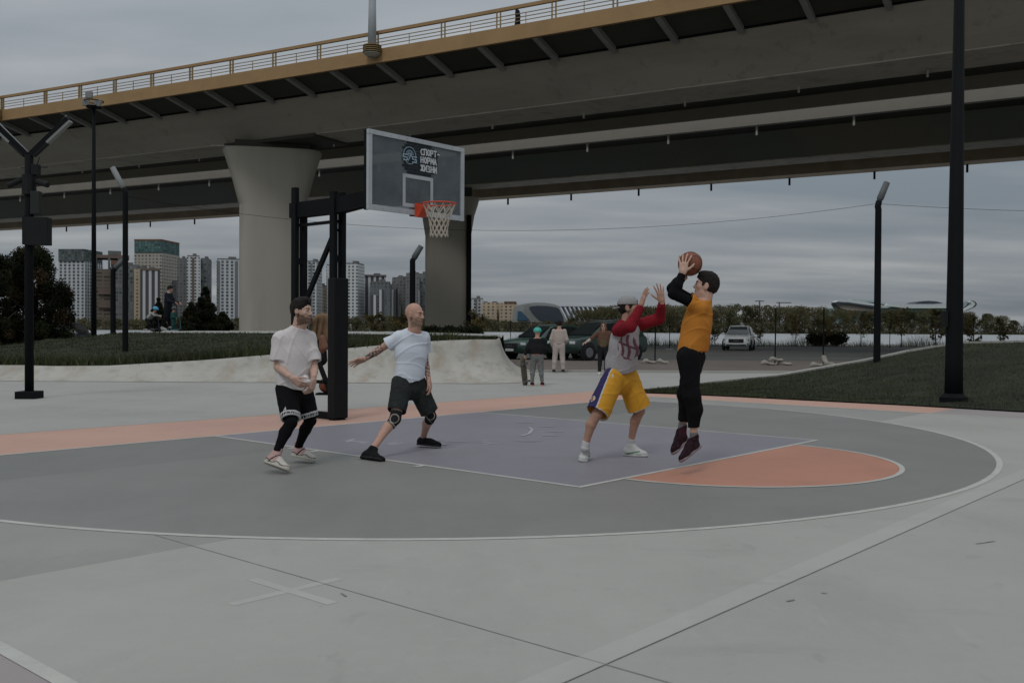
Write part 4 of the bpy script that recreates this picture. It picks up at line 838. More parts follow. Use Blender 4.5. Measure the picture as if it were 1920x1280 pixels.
sprism('rim', [(1664, 569.5), (1690, 572.8), (1720, 574), (1780, 573), (1780, 577.5), (1700, 578), (1660, 573)], 992, 14, M_sw)
sprism('rim', [(1820, 564), (1826, 566), (1829, 570), (1824, 576), (1809, 583), (1803, 583), (1817, 575), (1822, 570), (1818, 566)], 991, 14, M_sw)
sprism('dark_band', [(1825, 563.5), (1830, 566.5), (1832, 570.5), (1828, 575.5), (1812, 583), (1810, 583), (1825, 575.5), (1829, 570.5), (1826, 566.2)], 993, 12, M_dk)
sprism('dome', [(1716, 568.6), (1722, 566), (1732, 564.2), (1742, 563.8), (1756, 564.8), (1766, 567.4), (1768, 568.8)], 1010, 24, M_dk)
for u, vt, lb in ((1424, 563, 'tiny tower crane left of another above the trees'), (1461, 566, 'tiny tower crane nearer the stadium above the trees')):
    b = at(u, 600, 1300); t = thing('tower_crane', lb, 'crane', b); h = at(u, vt, 1300)[2]-b[2]
    mb = MB(); mb.beam((0, 0, 0), (0, 0, h), 1.6); mb.build('mast', M_roof, t); mb = MB(); mb.beam((-6 if u < 1450 else -4, 0, h-1), (6 if u < 1450 else 16, 0, h-1), 1.2); mb.build('jib', M_roof, t)
# ------------------------------------------------------------------ cars
def loftx(rings):
    n = len(rings[0]); v = [p for r in rings for p in r]; f = [(i*n+k_, i*n+(k_+1) % n, (i+1)*n+(k_+1) % n, (i+1)*n+k_) for i in range(len(rings)-1) for k_ in range(n)]+[tuple(range(n))[::-1], tuple((len(rings)-1)*n+k_ for k_ in range(n))]; return v, f
M_tyre = mat('tyre', (.012, .012, .013), .85, .2, 6); M_rim = mat('alloy', (.22, .23, .24), .35, .1, 4, metal=.8); M_cg = mat('car glass', (.012, .016, .018), .12, .2, 2, spec=.7); M_lamp = mat('headlamp', (.55, .58, .6), .2, .05, 5, spec=.7); M_plate = mat('number plate', (.5, .5, .48), .6, .05, 9); M_trim = mat('black trim', (.015, .016, .017), .6, .1, 5)
def car(label, loc, rz, paint, body_rgb_name, boxy=0):
    t = thing('parked_car', label, 'car', loc, rz, 'cars parked beyond the plaza'); hw = .93
    def ring(x, w_, zb2, zs, cr=.04): return [(x, -w_*.86, zb2), (x, w_*.86, zb2), (x, w_, zb2+.14), (x, w_*1.0, (zb2+zs)/2), (x, w_*.97, zs-.08), (x, w_*.88, zs), (x, 0, zs+cr), (x, -w_*.88, zs), (x, -w_*.97, zs-.08), (x, -w_*1.0, (zb2+zs)/2), (x, -w_, zb2+.14)]
    st_ = [(-2.28, .76, .42, .92), (-2.2, .86, .34, 1.04), (-1.9, .92, .30, 1.08), (-.8, .93, .28, 1.06), (.6, .93, .28, 1.05), (1.1, .93, .28, 1.04), (1.7, .91, .29, .98), (2.1, .86, .30, .90), (2.28, .78, .34, .80), (2.33, .66, .42, .70)]
    v, f = loftx([ring(x, w_, a, b_) for x, w_, a, b_ in st_]); body = obj('body', v, f, paint, t, smooth=True); md = body.modifiers.new('edges', 'EDGE_SPLIT'); md.split_angle = math.radians(38); fixn(body)
    def ringc(x, w0, w1, z0_, z1_): return [(x, -w0, z0_), (x, w0, z0_), (x, w1, z1_-.06), (x, w1*.9, z1_), (x, 0, z1_+.025), (x, -w1*.9, z1_), (x, -w1, z1_-.06)]
    cs_ = [(-2.1, .82, .78, 1.02, 1.10), (-1.85, .85, .70, 1.03, 1.50), (-1.5, .86, .68, 1.03, 1.64), (-.4, .87, .68, 1.03, 1.69), (.15, .87, .67, 1.03, 1.63), (.55, .87, .70, 1.03, 1.40), (1.08, .86, .82, 1.0, 1.07)]
    v, f = loftx([ringc(*q) for q in cs_]); cab = obj('cabin', v, f, paint, t, smooth=True); md = cab.modifiers.new('edges', 'EDGE_SPLIT'); md.split_angle = math.radians(38); fixn(cab)
    for s_ in (-1, 1):
        for nm, q in (('side_window', [(-.02, .885, 1.06), (.86, .875, 1.07), (.42, .735, 1.50), (.12, .70, 1.59), (-.02, .70, 1.6)]), ('side_window', [(-.98, .885, 1.06), (-.08, .885, 1.06), (-.08, .70, 1.61), (-.98, .70, 1.62)]), ('side_window', [(-1.75, .88, 1.09), (-1.04, .885, 1.06), (-1.04, .70, 1.62), (-1.52, .72, 1.56)])):
            mb = MB(); mb.prism([(x, s_*(y+.012), z) for x, y, z in q], (0, -s_*.02, 0)); fixn(mb.build(nm, M_cg, t))
    mb = MB(); mb.prism([(1.10, -.74, 1.085), (1.10, .74, 1.085), (.60, .62, 1.40), (.24, .56, 1.60), (.24, -.56, 1.60), (.60, -.62, 1.40)], (.02, 0, .02)); fixn(mb.build('windscreen', M_cg, t))
    mb = MB(); mb.prism([(-2.10, -.68, 1.12), (-2.10, .68, 1.12), (-1.88, .6, 1.48), (-1.88, -.6, 1.48)], (-.03, 0, .01)); fixn(mb.build('rear_window', M_cg, t))
    mb = MB(); mb.box((2.31, 0, .66), (.08, 1.0, .26)); g = mb.build('grille', M_trim, t, bevel=.02)
    mb = MB(); mb.box((2.345, 0, .67), (.02, .34, .03)); mb.build('grille_bar', M_rim, g)
    mb = MB(); mb.box((2.34, 0, .47), (.06, .52, .12)); mb.build('number_plate', M_plate, t)
    mb = MB(); mb.box((2.28, 0, .38), (.10, 1.3, .10)); mb.build('bumper_grille', M_trim, t)
    for s_ in (-1, 1):
        mb = MB(); mb.box((2.17, s_*.68, .76), (.24, .30, .12), rz=-s_*.45); mb.build('headlight', M_lamp, t, bevel=.02)
        mb = MB(); mb.box((2.22, s_*.70, .45), (.12, .18, .10), rz=-s_*.4); mb.build('fog_light', M_trim, t)
        mb = MB(); mb.box((.62, s_*1.02, 1.13), (.14, .20, .14)); mb.build('mirror', paint, t, bevel=.03)
        mb = MB(); mb.beam((-1.4, s_*.6, 1.73), (.0, s_*.6, 1.73), .04, .03); mb.build('roof_rail', M_rim, t)
        mb = MB(); mb.box((0, s_*.935, .36), (2.4, .02, .14)); mb.build('sill_trim', M_trim, t)
        for x in (-1.38, 1.42):
            mb = MB(); mb.lathe((x, s_*.80, .35), [(.43, 0), (.43, .145)], 20, axis=(0, s_, 0)); mb.build('wheel_arch', M_trim, t)
            mb = MB(); mb.lathe((x, s_*.78, .35), [(.28, 0), (.35, .03), (.35, .19), (.30, .215), (.24, .215)], 24, axis=(0, s_, 0)); wh = mb.build('wheel', M_tyre, t)
            mb = MB(); mb.lathe((x, s_*.97, .35), [(.23, 0), (.21, .03), (.05, .03)], 12, axis=(0, s_, 0)); mb.build('rim', M_rim, wh)
    return t
def paint(n_, c): return mat(n_, c, .3, .05, 1, spec=.6)
P_g1 = paint('car paint dark green', (.02, .05, .037)); P_g2 = paint('car paint green black', (.013, .032, .026)); P_w = paint('car paint white', (.66, .68, .68)); P_k = paint('car paint black', (.015, .017, .02))
p = gd(1020, 684); car('dark green car parked behind the child holding a skateboard', (at(1022, 650, 45)[0], 45, .01), math.radians(222), P_g1, '').scale = (.95, 1, .93)
car('dark green off-roader parked behind the long-haired girl', (at(1122, 650, 44)[0], 44, .01), math.radians(216), P_g2, '').scale = (1.0, 1.05, 1.04)
car('white car standing on the open road beyond the sandbags', (at(1392, 650, 66)[0], 67, .01), math.radians(252), P_w, '')
car('black car half hidden by the left pine', (at(92, 650, 58)[0], 58, .0), math.radians(176), P_k, '')
# ------------------------------------------------------------------ smooth solids (distance fields meshed with surface nets)
def nrm_(v): v = np.asarray(v, float); return v/max(1e-9, np.linalg.norm(v))
class Cap:
    "tapered capsule from a to b; width radii ra, rb along side vector, depth = radius*flat"
    def __init__(s, a, b, ra, rb, side=None, flat=1., k=.02):
        s.a = np.asarray(a, float); s.b = np.asarray(b, float); s.ra, s.rb, s.flat, s.k = ra, rb, flat, k
        s.ax = nrm_(s.b-s.a) if np.linalg.norm(s.b-s.a) > 1e-6 else np.array([0, 0, 1.]); sd = np.array([1., 0, 0]) if side is None else np.asarray(side, float)
        sd = sd-s.ax*sd.dot(s.ax); s.sd = nrm_(sd) if np.linalg.norm(sd) > 1e-4 else nrm_(np.cross(s.ax, [0, 1, .3])); s.w = np.cross(s.ax, s.sd)
    def bb(s):
        r = max(s.ra, s.rb)*max(1, s.flat)+s.k+.02; return np.minimum(s.a, s.b)-r, np.maximum(s.a, s.b)+r
    def f(s, P):
        q = P-s.a.astype(np.float32); L = np.linalg.norm(s.b-s.a)+1e-9; u = q @ s.ax.astype(np.float32); h = np.clip(u/L, 0, 1); r = s.ra+(s.rb-s.ra)*h
        x = q @ s.sd.astype(np.float32); y = (q @ s.w.astype(np.float32))/s.flat; du = u-h*L
        if s.flat < 1: du = du/s.flat**.5
        return (np.sqrt(x*x+y*y+du*du)-r)*min(1., s.flat)
class Ell:
    def __init__(s, c, r, R=None, k=.02): s.c = np.asarray(c, float); s.r = np.asarray(r, float); s.R = np.eye(3) if R is None else np.asarray(R, float); s.k = k
    def bb(s): m = s.r.max()+s.k+.02; return s.c-m, s.c+m
    def f(s, P):
        q = (P-s.c.astype(np.float32)) @ s.R.T.astype(np.float32)/s.r.astype(np.float32); l = np.sqrt((q*q).sum(-1)); return (l-1)*s.r.min()*(1+.0*l)
def smin(a, b, k): h = np.clip(.5+.5*(b-a)/k, 0, 1); return b+(a-b)*h-k*h*(1-h)
def smax(a, b, k): return -smin(-a, -b, k)
def nets(D, o, h):
    S = D < 0; n = np.array(D.shape)
    cn = np.zeros(n-1, np.int8)
    for i in (0, 1):
        for j in (0, 1):
            for k in (0, 1): cn += S[i:n[0]-1+i, j:n[1]-1+j, k:n[2]-1+k]
    act = np.argwhere((cn > 0) & (cn < 8)); idm = -np.ones(n-1, np.int32); idm[tuple(act.T)] = np.arange(len(act))
    acc = np.zeros((len(act), 3)); ct_ = np.zeros(len(act))
    corners = [(i, j, k) for i in (0, 1) for j in (0, 1) for k in (0, 1)]
    for a in corners:
        for ax in range(3):
            if a[ax]: continue
            b = list(a); b[ax] = 1; va = D[act[:, 0]+a[0], act[:, 1]+a[1], act[:, 2]+a[2]]; vb = D[act[:, 0]+b[0], act[:, 1]+b[1], act[:, 2]+b[2]]
            m = (va < 0) != (vb < 0); t = np.where(m, va/np.where(va == vb, 1, va-vb), 0); p = np.tile(np.array(a, float), (len(act), 1)); p[:, ax] += t
            acc[m] += p[m]; ct_[m] += 1
    V = (act+acc/np.maximum(ct_, 1)[:, None])*h+o; F = []
    for ax in range(3):
        b, c = [(1, 2), (2, 0), (0, 1)][ax]; sl0 = [slice(1, -1)]*3; sl0[ax] = slice(0, -1); sl1 = list(sl0); sl1[ax] = slice(1, None)
        s0 = S[tuple(sl0)]; s1 = S[tuple(sl1)]; e = np.argwhere(s0 != s1); base = e.copy()
        for q in range(3):
            if q != ax: base[:, q] += 1
        flip = s0[tuple(e.T)]
        def idd(db, dc): i = base.copy(); i[:, b] += db; i[:, c] += dc; return idm[tuple(i.T)]
        q = np.stack([idd(-1, -1), idd(0, -1), idd(0, 0), idd(-1, 0)], 1); q[~flip] = q[~flip][:, ::-1]; F.append(q)
    return V, np.concatenate(F)
def solid(groups, h, disp=None, clip=None):
    """groups: list of (prims, cuts, k, subs). prims joined smoothly, each cut = (point, normal) keeps the side against the normal"""
    lo = np.min([p.bb()[0] for g in groups for p in g[0]], 0)-3*h; hi = np.max([p.bb()[1] for g in groups for p in g[0]], 0)+3*h
    if clip is not None: lo = np.maximum(lo, clip[0]); hi = np.minimum(hi, clip[1])
    n = np.ceil((hi-lo)/h).astype(int)+1; ax = [(lo[i]+h*np.arange(n[i])).astype(np.float32) for i in range(3)]; D = np.full(n, 1., np.float32)
    def sl(p):
        a, b = p.bb(); i0 = np.clip(np.floor((a-lo)/h).astype(int), 0, n-1); i1 = np.clip(np.ceil((b-lo)/h).astype(int)+1, 1, n)
        if (i1 <= i0).any(): return None, None
        s_ = tuple(slice(i0[q], i1[q]) for q in range(3)); G = np.meshgrid(ax[0][s_[0]], ax[1][s_[1]], ax[2][s_[2]], indexing='ij'); return s_, np.stack(G, -1)
    for g in groups:
        prims, cuts, k, subs = (list(g)+[[], .02, []][len(g)-1:])[:4] if len(g) < 4 else g
        E_ = np.full(n, 1., np.float32)
        for p in prims:
            s_, P = sl(p)
            if s_ is None: continue
            E_[s_] = smin(E_[s_], p.f(P), p.k)
        for p in subs:
            s_, P = sl(p)
            if s_ is None: continue
            E_[s_] = smax(E_[s_], -p.f(P), p.k)
        for c in cuts:
            c0, cn_ = np.asarray(c[0], float), nrm_(c[1])
            pl = (ax[0][:, None, None]-c0[0])*cn_[0]+(ax[1][None, :, None]-c0[1])*cn_[1]+(ax[2][None, None, :]-c0[2])*cn_[2]
            E_ = smax(E_, pl.astype(np.float32), .006)
        D = smin(D, E_, k) if k > 0 else np.minimum(D, E_)
    if disp is not None:
        near = np.argwhere(np.abs(D) < .05); P = near*h+lo; D[tuple(near.T)] += disp(P).astype(np.float32)
    D[0] = D[-1] = 1; D[:, 0] = D[:, -1] = 1; D[:, :, 0] = D[:, :, -1] = 1
    V, F = nets(D, lo, h); return V, F
def folds(amp, dirv=(0, 0, 1), fr=26., seed=0, pulls=()):
    "cloth wrinkles: warped ridges running along dirv, plus pull lines radiating from points"
    rng = np.random.default_rng(seed); d = nrm_(dirv); a = nrm_(np.cross(d, [.3, .9, .2])); b = np.cross(d, a); ph = rng.random(8)*6.28
    def f(P):
        x, y, z = P @ a, P @ b, P @ d
        wv = .5*np.sin(x*9+ph[0]+z*5)+.5*np.sin(y*11+ph[1]-z*4)
        cr_ = lambda a_, p_: (1-np.abs(np.sin(a_)))**p_
        m1 = .5+.5*np.sin(z*8+x*5+ph[6]); m2 = .5+.5*np.sin(z*11-y*7+ph[7])
        r = 1.1*cr_((x+.35*z)*fr*.95+1.6*wv+ph[2], 4)*m1+1.0*cr_((y-.5*z)*fr*1.1+1.9*wv+ph[3], 4)*m2+.8*cr_((z+.6*x)*fr*1.05+1.5*wv+ph[4], 5)*(1-m1)+.35*np.sin(z*fr*.7+3*wv+ph[5])
        out = -amp*(r-.45)*.62
        for c, s_, am in pulls:
            q = P-np.asarray(c); l = np.linalg.norm(q, axis=1)+1e-4; an = np.arctan2(q @ a, q @ d)*s_; out = out+am*np.sin(an)*np.exp(-(l/.28)**2)*np.clip(l/.06, 0, 1)
        return out
    return f
def mesh_of(name, V, F, m, parent, mi=None, smooth=True):
    o = obj(name, V, F, m, parent, smooth=smooth, mi=mi); return o
def centers(V, F): return V[F].mean(1)
def fnorm(V, F):
    n = np.cross(V[F[:, 2]]-V[F[:, 0]], V[F[:, 3]]-V[F[:, 1]]); return n/np.maximum(1e-9, np.linalg.norm(n, axis=1))[:, None]
# materials of people
def skin(name, c): 
    m = mat(name, c, .55, .08, 25, .15, 120, col2=(c[0]*1.05, c[1]*.97, c[2]*.95), bdist=.002, spec=.35); m.node_tree.nodes['Principled BSDF'].inputs['Subsurface Weight'].default_value = .06; m.node_tree.nodes['Principled BSDF'].inputs['Subsurface Radius'].default_value = (.02, .008, .004); return m
def cloth(name, c, var=.06, sc=9, bump=.25, rough=.9): return mat(name, c, rough, var, sc, bump, 220, bdist=.002, spec=.08)
M_eyew = mat('eye white', (.26, .22, .2), .4, .03, 9); M_eye = mat('eye dark', (.02, .016, .012), .3, .1, 9); M_brow = mat('eyebrow', (.05, .035, .025), .9, .2, 60); M_lip = mat('lip', (.34, .15, .12), .6, .08, 30)
M_stub = mat('beard stubble', (.15, .098, .07), .9, .3, 90, .5, 200, bdist=.003); M_lstub = mat('light stubble', (.27, .18, .13), .8, .2, 90)
M_hair = mat('dark brown hair', (.011, .008, .0065), .85, .35, 40, .4, 140, stretch=(1, 1, .4), bdist=.008)
M_tat = mat('tattoo ink', (.085, .075, .075), .6, .2, 40)
def frame(f_, up=(0, 0, 1)):
    "rows: right, forward, up"
    f_ = nrm_(f_); u = nrm_(np.asarray(up, float)-f_*np.dot(up, f_)); r = np.cross(f_, u); return np.array([r, f_, u])
def head_prims(c, Fm, s=1.):
    "c: head centre, Fm: frame rows (right, forward, up)"
    def W(x, y, z): return c+s*(x*Fm[0]+y*Fm[1]+z*Fm[2])
    P = [Ell(W(0, -.012, .028), s*np.array([.074, .092, .088]), Fm, .012), Ell(W(0, .022, -.03), s*np.array([.060, .068, .080]), Fm, .03), Ell(W(0, .060, -.088), s*np.array([.030, .027, .024]), Fm, .025),
         Cap(W(-.038, .02, -.068), W(0, .062, -.095), s*.022, s*.018, k=.02), Cap(W(.038, .02, -.068), W(0, .062, -.095), s*.022, s*.018, k=.02),
         Cap(W(0, .083, .012), W(0, .101, -.026), s*.0090, s*.0112, k=.014), Ell(W(-.012, .090, -.031), s*np.array([.008, .009, .007]), Fm, .008), Ell(W(.012, .090, -.031), s*np.array([.008, .009, .007]), Fm, .008),
         Cap(W(-.038, .070, .027), W(-.010, .083, .024), s*.010, s*.009, k=.012), Cap(W(.038, .070, .027), W(.010, .083, .024), s*.010, s*.009, k=.012),
         Ell(W(-.040, .058, -.018), s*np.array([.019, .017, .017]), Fm, .02), Ell(W(.040, .058, -.018), s*np.array([.019, .017, .017]), Fm, .02),
         Ell(W(0, .082, -.054), s*np.array([.022, .011, .0065]), Fm, .006), Ell(W(0, .080, -.064), s*np.array([.019, .011, .0065]), Fm, .006)]
    for sg in (-1, 1): P += [Ell(W(sg*.075, -.006, -.004), s*np.array([.009, .020, .031]), Fm, .006), Ell(W(sg*.074, .002, -.026), s*np.array([.007, .011, .014]), Fm, .006)]
    subs = [Ell(W(sg*.032, .092, .006), s*np.array([.017, .014, .011]), Fm, .012) for sg in (-1, 1)]
    subs += [Ell(W(sg*.085, -.002, .0), s*np.array([.006, .011, .018]), Fm, .004) for sg in (-1, 1)]
    eyes = [Ell(W(sg*.032, .074, .006), s*np.array([.0135, .0135, .0115]), Fm, .003) for sg in (-1, 1)]
    return P, subs, eyes
def face_mi(C, c, Fm, s, beard):
    q = (C-c) @ Fm.T/s; x, y, z = np.abs(q[:, 0]), q[:, 1], q[:, 2]; mi = np.zeros(len(C), int)
    if beard:
        ns = .004*np.sin(C[:, 0]*210+C[:, 2]*170)+.003*np.sin(C[:, 1]*330+C[:, 2]*260); jaw = (z < -.016-.55*y.clip(0, .07)+ns) & (y > -.012+ns) & (z > -.112+.25*y+ns-.02)
        mi[jaw] = beard
        mi[(z > -.047) & (z < -.0375+ns*.5) & (x < .027) & (y > .07)] = beard
    mi[(z < -.049) & (z > -.0685) & (x < .021) & (y > .076)] = 4
    mi[(z > .0215-.08*(x-.03)) & (z < .030-.08*(x-.03)) & (x > .013) & (x < .047) & (y > .05)] = 3
    e = (np.abs(z-.006) < .0055) & (np.abs(x-.032) < .0125) & (y > .066); mi[e] = 1; mi[e & (np.abs(x-.032) < .0075)] = 2
    return mi
def hand_prims(w_, d, n, t, s=1., curl=(.2, .2, .2, .2), spread=.12, thumb=.8, tc=.3):
    """w_ wrist, d direction of the hand, n palm normal (palm faces along n), t towards the thumb side"""
    d = nrm_(d); n = nrm_(np.asarray(n, float)-d*np.dot(n, d)); t = nrm_(np.asarray(t, float)-d*np.dot(t, d)-n*np.dot(t, n)); w_ = np.asarray(w_, float)
    P = [Cap(w_-d*.03, w_+d*.02, .0255*s, .027*s, t, .72, .012)]
    kn = []
    for i, o in enumerate((.030, .010, -.010, -.028)):
        b = w_+d*(.088, .092, .088, .078)[i]*s+t*o*s; kn.append(b); P.append(Cap(w_+d*.015*s+t*o*.6*s, b, .017*s, .0125*s, t, .8, .014))
    P.append(Cap(w_+d*.03*s+t*.022*s+n*.006, w_+d*.06*s+t*.026*s+n*.006, .016*s, .012*s, k=.012))
    for i, L in enumerate(((.041, .026, .021), (.046, .029, .023), (.042, .027, .022), (.033, .021, .019))):
        p = kn[i]; a = (1.5-i)*spread; dd = nrm_(d*math.cos(a)+t*math.sin(a)); cu = 0.
        for j, l in enumerate(L):
            cu += curl[i]*(1., 1.15, .8)[j]; v = dd*math.cos(cu)+n*math.sin(cu); e = p+v*l*s; P.append(Cap(p, e, (.0092, .0084, .0076)[j]*s, (.0084, .0076, .0066)[j]*s, k=.003)); p = e
    p = w_+d*.028*s+t*.026*s+n*.004; cu = thumb
    for j, l in enumerate((.038, .032, .026)):
        v = nrm_(d*math.cos(cu)+t*math.sin(cu)+n*tc*(j+.4)); e = p+v*l*s; P.append(Cap(p, e, (.0135, .0108, .0095)[j]*s, (.0108, .0098, .0078)[j]*s, k=.005)); p = e; cu -= .22
    return P
def person(label, root, J, skinm, head, hands=(), beard=0, h=.0075, hh=.0045, s=1., name='person', tattoo=None, nofeet=False, group=None, fat=1.):
    """J: joint positions relative to root. Body = one skin mesh (torso, limbs, head with face, hands)."""
    t = thing(name, label, 'person', root, group=group); g = lambda k: np.asarray(J[k], float)
    side = nrm_(g('shR')-g('shL')); hipw = nrm_(g('hipR')-g('hipL')); ch = (g('shR')+g('shL'))/2; pel = (g('hipR')+g('hipL'))/2; up = nrm_(ch-pel); nk = g('neck'); hc, Fm = np.asarray(head[0], float), head[1]
    P = [Cap(pel+up*.02, pel+up*.12, .135*s*fat, .125*s*fat, hipw, .72, .04), Cap(pel+up*.15, ch-up*.16, .125*s*fat, .140*s*fat, (side+hipw), .68, .05), Cap(ch-up*.15, ch-up*.06, .150*s, .150*s, side, .62, .05),
         Cap(ch+(g('shL')-ch)*.55-up*.02, g('shL'), .058*s, .052*s, k=.05), Cap(ch+(g('shR')-ch)*.55-up*.02, g('shR'), .058*s, .052*s, k=.05), Cap(ch-up*.02, nk+(nk-ch)*.1, .082*s, .066*s, side, .9, .05), Cap(nk, hc-Fm[2]*.05*s-Fm[1]*.014, .063*s, .059*s, k=.02)]
    for q in 'LR':
        sh, el, wr = g('sh'+q), g('el'+q), g('wr'+q); m1 = sh+(el-sh)*.45; P += [Cap(sh, m1, .050*s, .046*s, k=.025), Cap(m1, el, .045*s, .036*s, k=.02), Cap(el, el+(wr-el)*.3, .037*s, .039*s, k=.02), Cap(el+(wr-el)*.3, wr, .038*s, .0255*s, k=.015)]
        hp_, kn, an = g('hip'+q), g('kn'+q), g('an'+q); m2 = hp_+(kn-hp_)*.4; P += [Cap(hp_, m2, .088*s, .080*s, k=.04), Cap(m2, kn, .078*s, .052*s, k=.03)]
        bk = np.asarray(J.get('back', (0, .02, 0)), float); m3 = kn+(an-kn)*.32+bk; P += [Cap(kn, m3, .052*s, .053*s, k=.02), Cap(m3, an+(kn-an)*.12, .052*s, .034*s, k=.02), Cap(an+(kn-an)*.15, an, .034*s, .036*s, k=.01)]
        if 'toe'+q in J: P += [Cap(an, g('toe'+q), .035*s, .03*s, k=.02)]
    split = nk+(hc-nk)*.1
    V, F = solid([(P, [(split, hc-nk)], 0, [])], h); VS, FS, MI = [V], [F], [np.zeros(len(F), int)]
    sh_ = s*1.09; hp, subs, eyes = head_prims(hc, Fm, sh_); neckp = [P[5], P[6]]
    V, F = solid([(hp+neckp, [(split-nrm_(hc-nk)*.012, nk-hc)], 0, subs), (eyes, [], .002, [])], hh); VS.append(V); FS.append(F); MI.append(face_mi(centers(V, F), hc, Fm, sh_, beard))
    for hd in hands:
        V, F = solid([(hand_prims(*hd[:-1], **hd[-1]), [], 0, [])], .0038); VS.append(V); FS.append(F); MI.append(np.zeros(len(F), int))
    off = 0; FF = []
    for V, F in zip(VS, FS): FF.append(F+off); off += len(V)
    V = np.concatenate(VS); F = np.concatenate(FF); mi = np.concatenate(MI)
    if tattoo is not None: C = centers(V, F); mi[tattoo(C) & (mi == 0)] = 6
    mesh_of('body', V, F, [skinm, M_eyew, M_eye, M_brow, M_lip, M_stub if beard == 5 else M_lstub, M_tat], t, mi)
    return t, dict(ch=ch, pel=pel, up=up, side=side, hipw=hipw, P=P)
def tee(t, J, m, d, name='t_shirt', hem=.0, sleeve=.62, loose=1., hemn=None, amp=.006, h=.0075, s=1., long=False, long_r=.05, mif=None, mats=None, dirv=(0, 0, 1), fr=24, seed=0, skirt=.0, pulls=(), belly=0., sleeves='LR', neckr=.07):
    g = lambda k: np.asarray(J[k], float); ch, pel, up, side, hipw = d['ch'], d['pel'], d['up'], d['side'], d['hipw']; nk = g('neck'); G = []
    b = ch-up*.12; P = [Cap(ch-up*.20, ch-up*.055, .172*s*loose, .166*s*loose, side, .68, .05), Cap(pel-up*.12, pel+up*.16, (.172+skirt)*s*loose, .158*s*loose, hipw, .74, .05), Cap(pel+up*.15, ch-up*.18, .160*s*loose, .165*s*loose, side+hipw, .72, .05),
         Cap(ch+(g('shL')-ch)*.45-up*.02, g('shL')-up*.004, .068*s, .056*s, k=.06), Cap(ch+(g('shR')-ch)*.45-up*.02, g('shR')-up*.012, .068*s, .056*s, k=.06), Cap(ch-up*.02, nk-up*.012, .094*s, (neckr+.008)*s, side, .9, .05)]
    if belly: P.append(Ell(pel+up*.17+np.cross(side, up)*-belly, (.13*s, .13*s, .14*s), k=.06))
    cuts = [(pel+up*hem if hemn is None else hemn[0], -up if hemn is None else hemn[1])]
    top = nk-up*.014; cuts.append((top, nrm_(up+np.asarray(J.get('collar', (0, 0, 0)), float))))
    G.append((P, cuts, 0, []))
    for q in sleeves:
        sh, el, wr = g('sh'+q), g('el'+q), g('wr'+q); a = nrm_(el-sh)
        if long: Ps = [Cap(sh, el, .066*s, .055*s*loose, k=.02), Cap(el, wr, .055*s*loose, long_r*s*.8, k=.02)]; c_ = [(wr-nrm_(wr-el)*.005, wr-el)]
        else: e = sh+(el-sh)*sleeve; Ps = [Cap(sh-up*.006, e+a*.06, .062*s, .082*s*loose, k=.02)]; c_ = [(e, a)]
        G.append((Ps, c_, .035, [] if long else [Cap(e-a*.045, e+a*.12, .050*s*loose, .062*s*loose, k=.004)]))
    V, F = solid(G, h, folds(amp, dirv, fr, seed, pulls)); mi = None
    if mif is not None: mi = mif(centers(V, F), fnorm(V, F))
    return mesh_of(name, V, F, mats or m, t, mi)
def shorts(t, J, m, d, name='shorts', end=.85, r0=.125, r1=.11, amp=.006, h=.0075, waist=.07, s=1., mif=None, mats=None, seed=1, flat=.86, taper_to=None, ends=None, dirv=(0, 0, 1), fr=22):
    g = lambda k: np.asarray(J[k], float); pel, up, hipw = d['pel'], d['up'], d['hipw']; G = [([Cap(pel-up*.03, pel+up*waist, .160*s, .150*s, hipw, .76, .05)], [(pel+up*waist, up)], 0, [])]
    for q in 'LR':
        hp_, kn, an = g('hip'+q), g('kn'+q), g('an'+q); a = nrm_(kn-hp_); en = (ends or {}).get(q, end)
        if en <= 1: e = hp_+(kn-hp_)*en; Ps = [Cap(hp_+up*.01, e+a*.08, r0*s, r1*s, hipw, flat, .04)]; c_ = [(e, a)]; L_ = np.linalg.norm(kn-hp_); re = r0+(r1-r0)*min(1, en*L_/(L_+.08)); su = [Cap(e-a*.05, e+a*.15, (re-.024)*s, (re-.020)*s, hipw, flat, .004)]
        else: su = []; e = kn+(an-kn)*(en-1); a2 = nrm_(an-kn); rt = taper_to or r1; Ps = [Cap(hp_+up*.01, kn, r0*s, r1*s, hipw, flat, .04), Cap(kn, kn+(an-kn)*.35+np.asarray(J.get('back', (0, .02, 0))), r1*s, (r1*.55+rt*.5)*s, k=.03), Cap(kn+(an-kn)*.35+np.asarray(J.get('back', (0, .02, 0))), e+a2*.03, (r1*.5+rt*.5)*s, rt*s, k=.03)]; c_ = [(e, a2)]
        G.append((Ps, c_, .03, su))
    V, F = solid(G, h, folds(amp, dirv, fr, seed)); mi = None
    if mif is not None: mi = mif(centers(V, F), fnorm(V, F))
    return mesh_of(name, V, F, mats or m, t, mi)
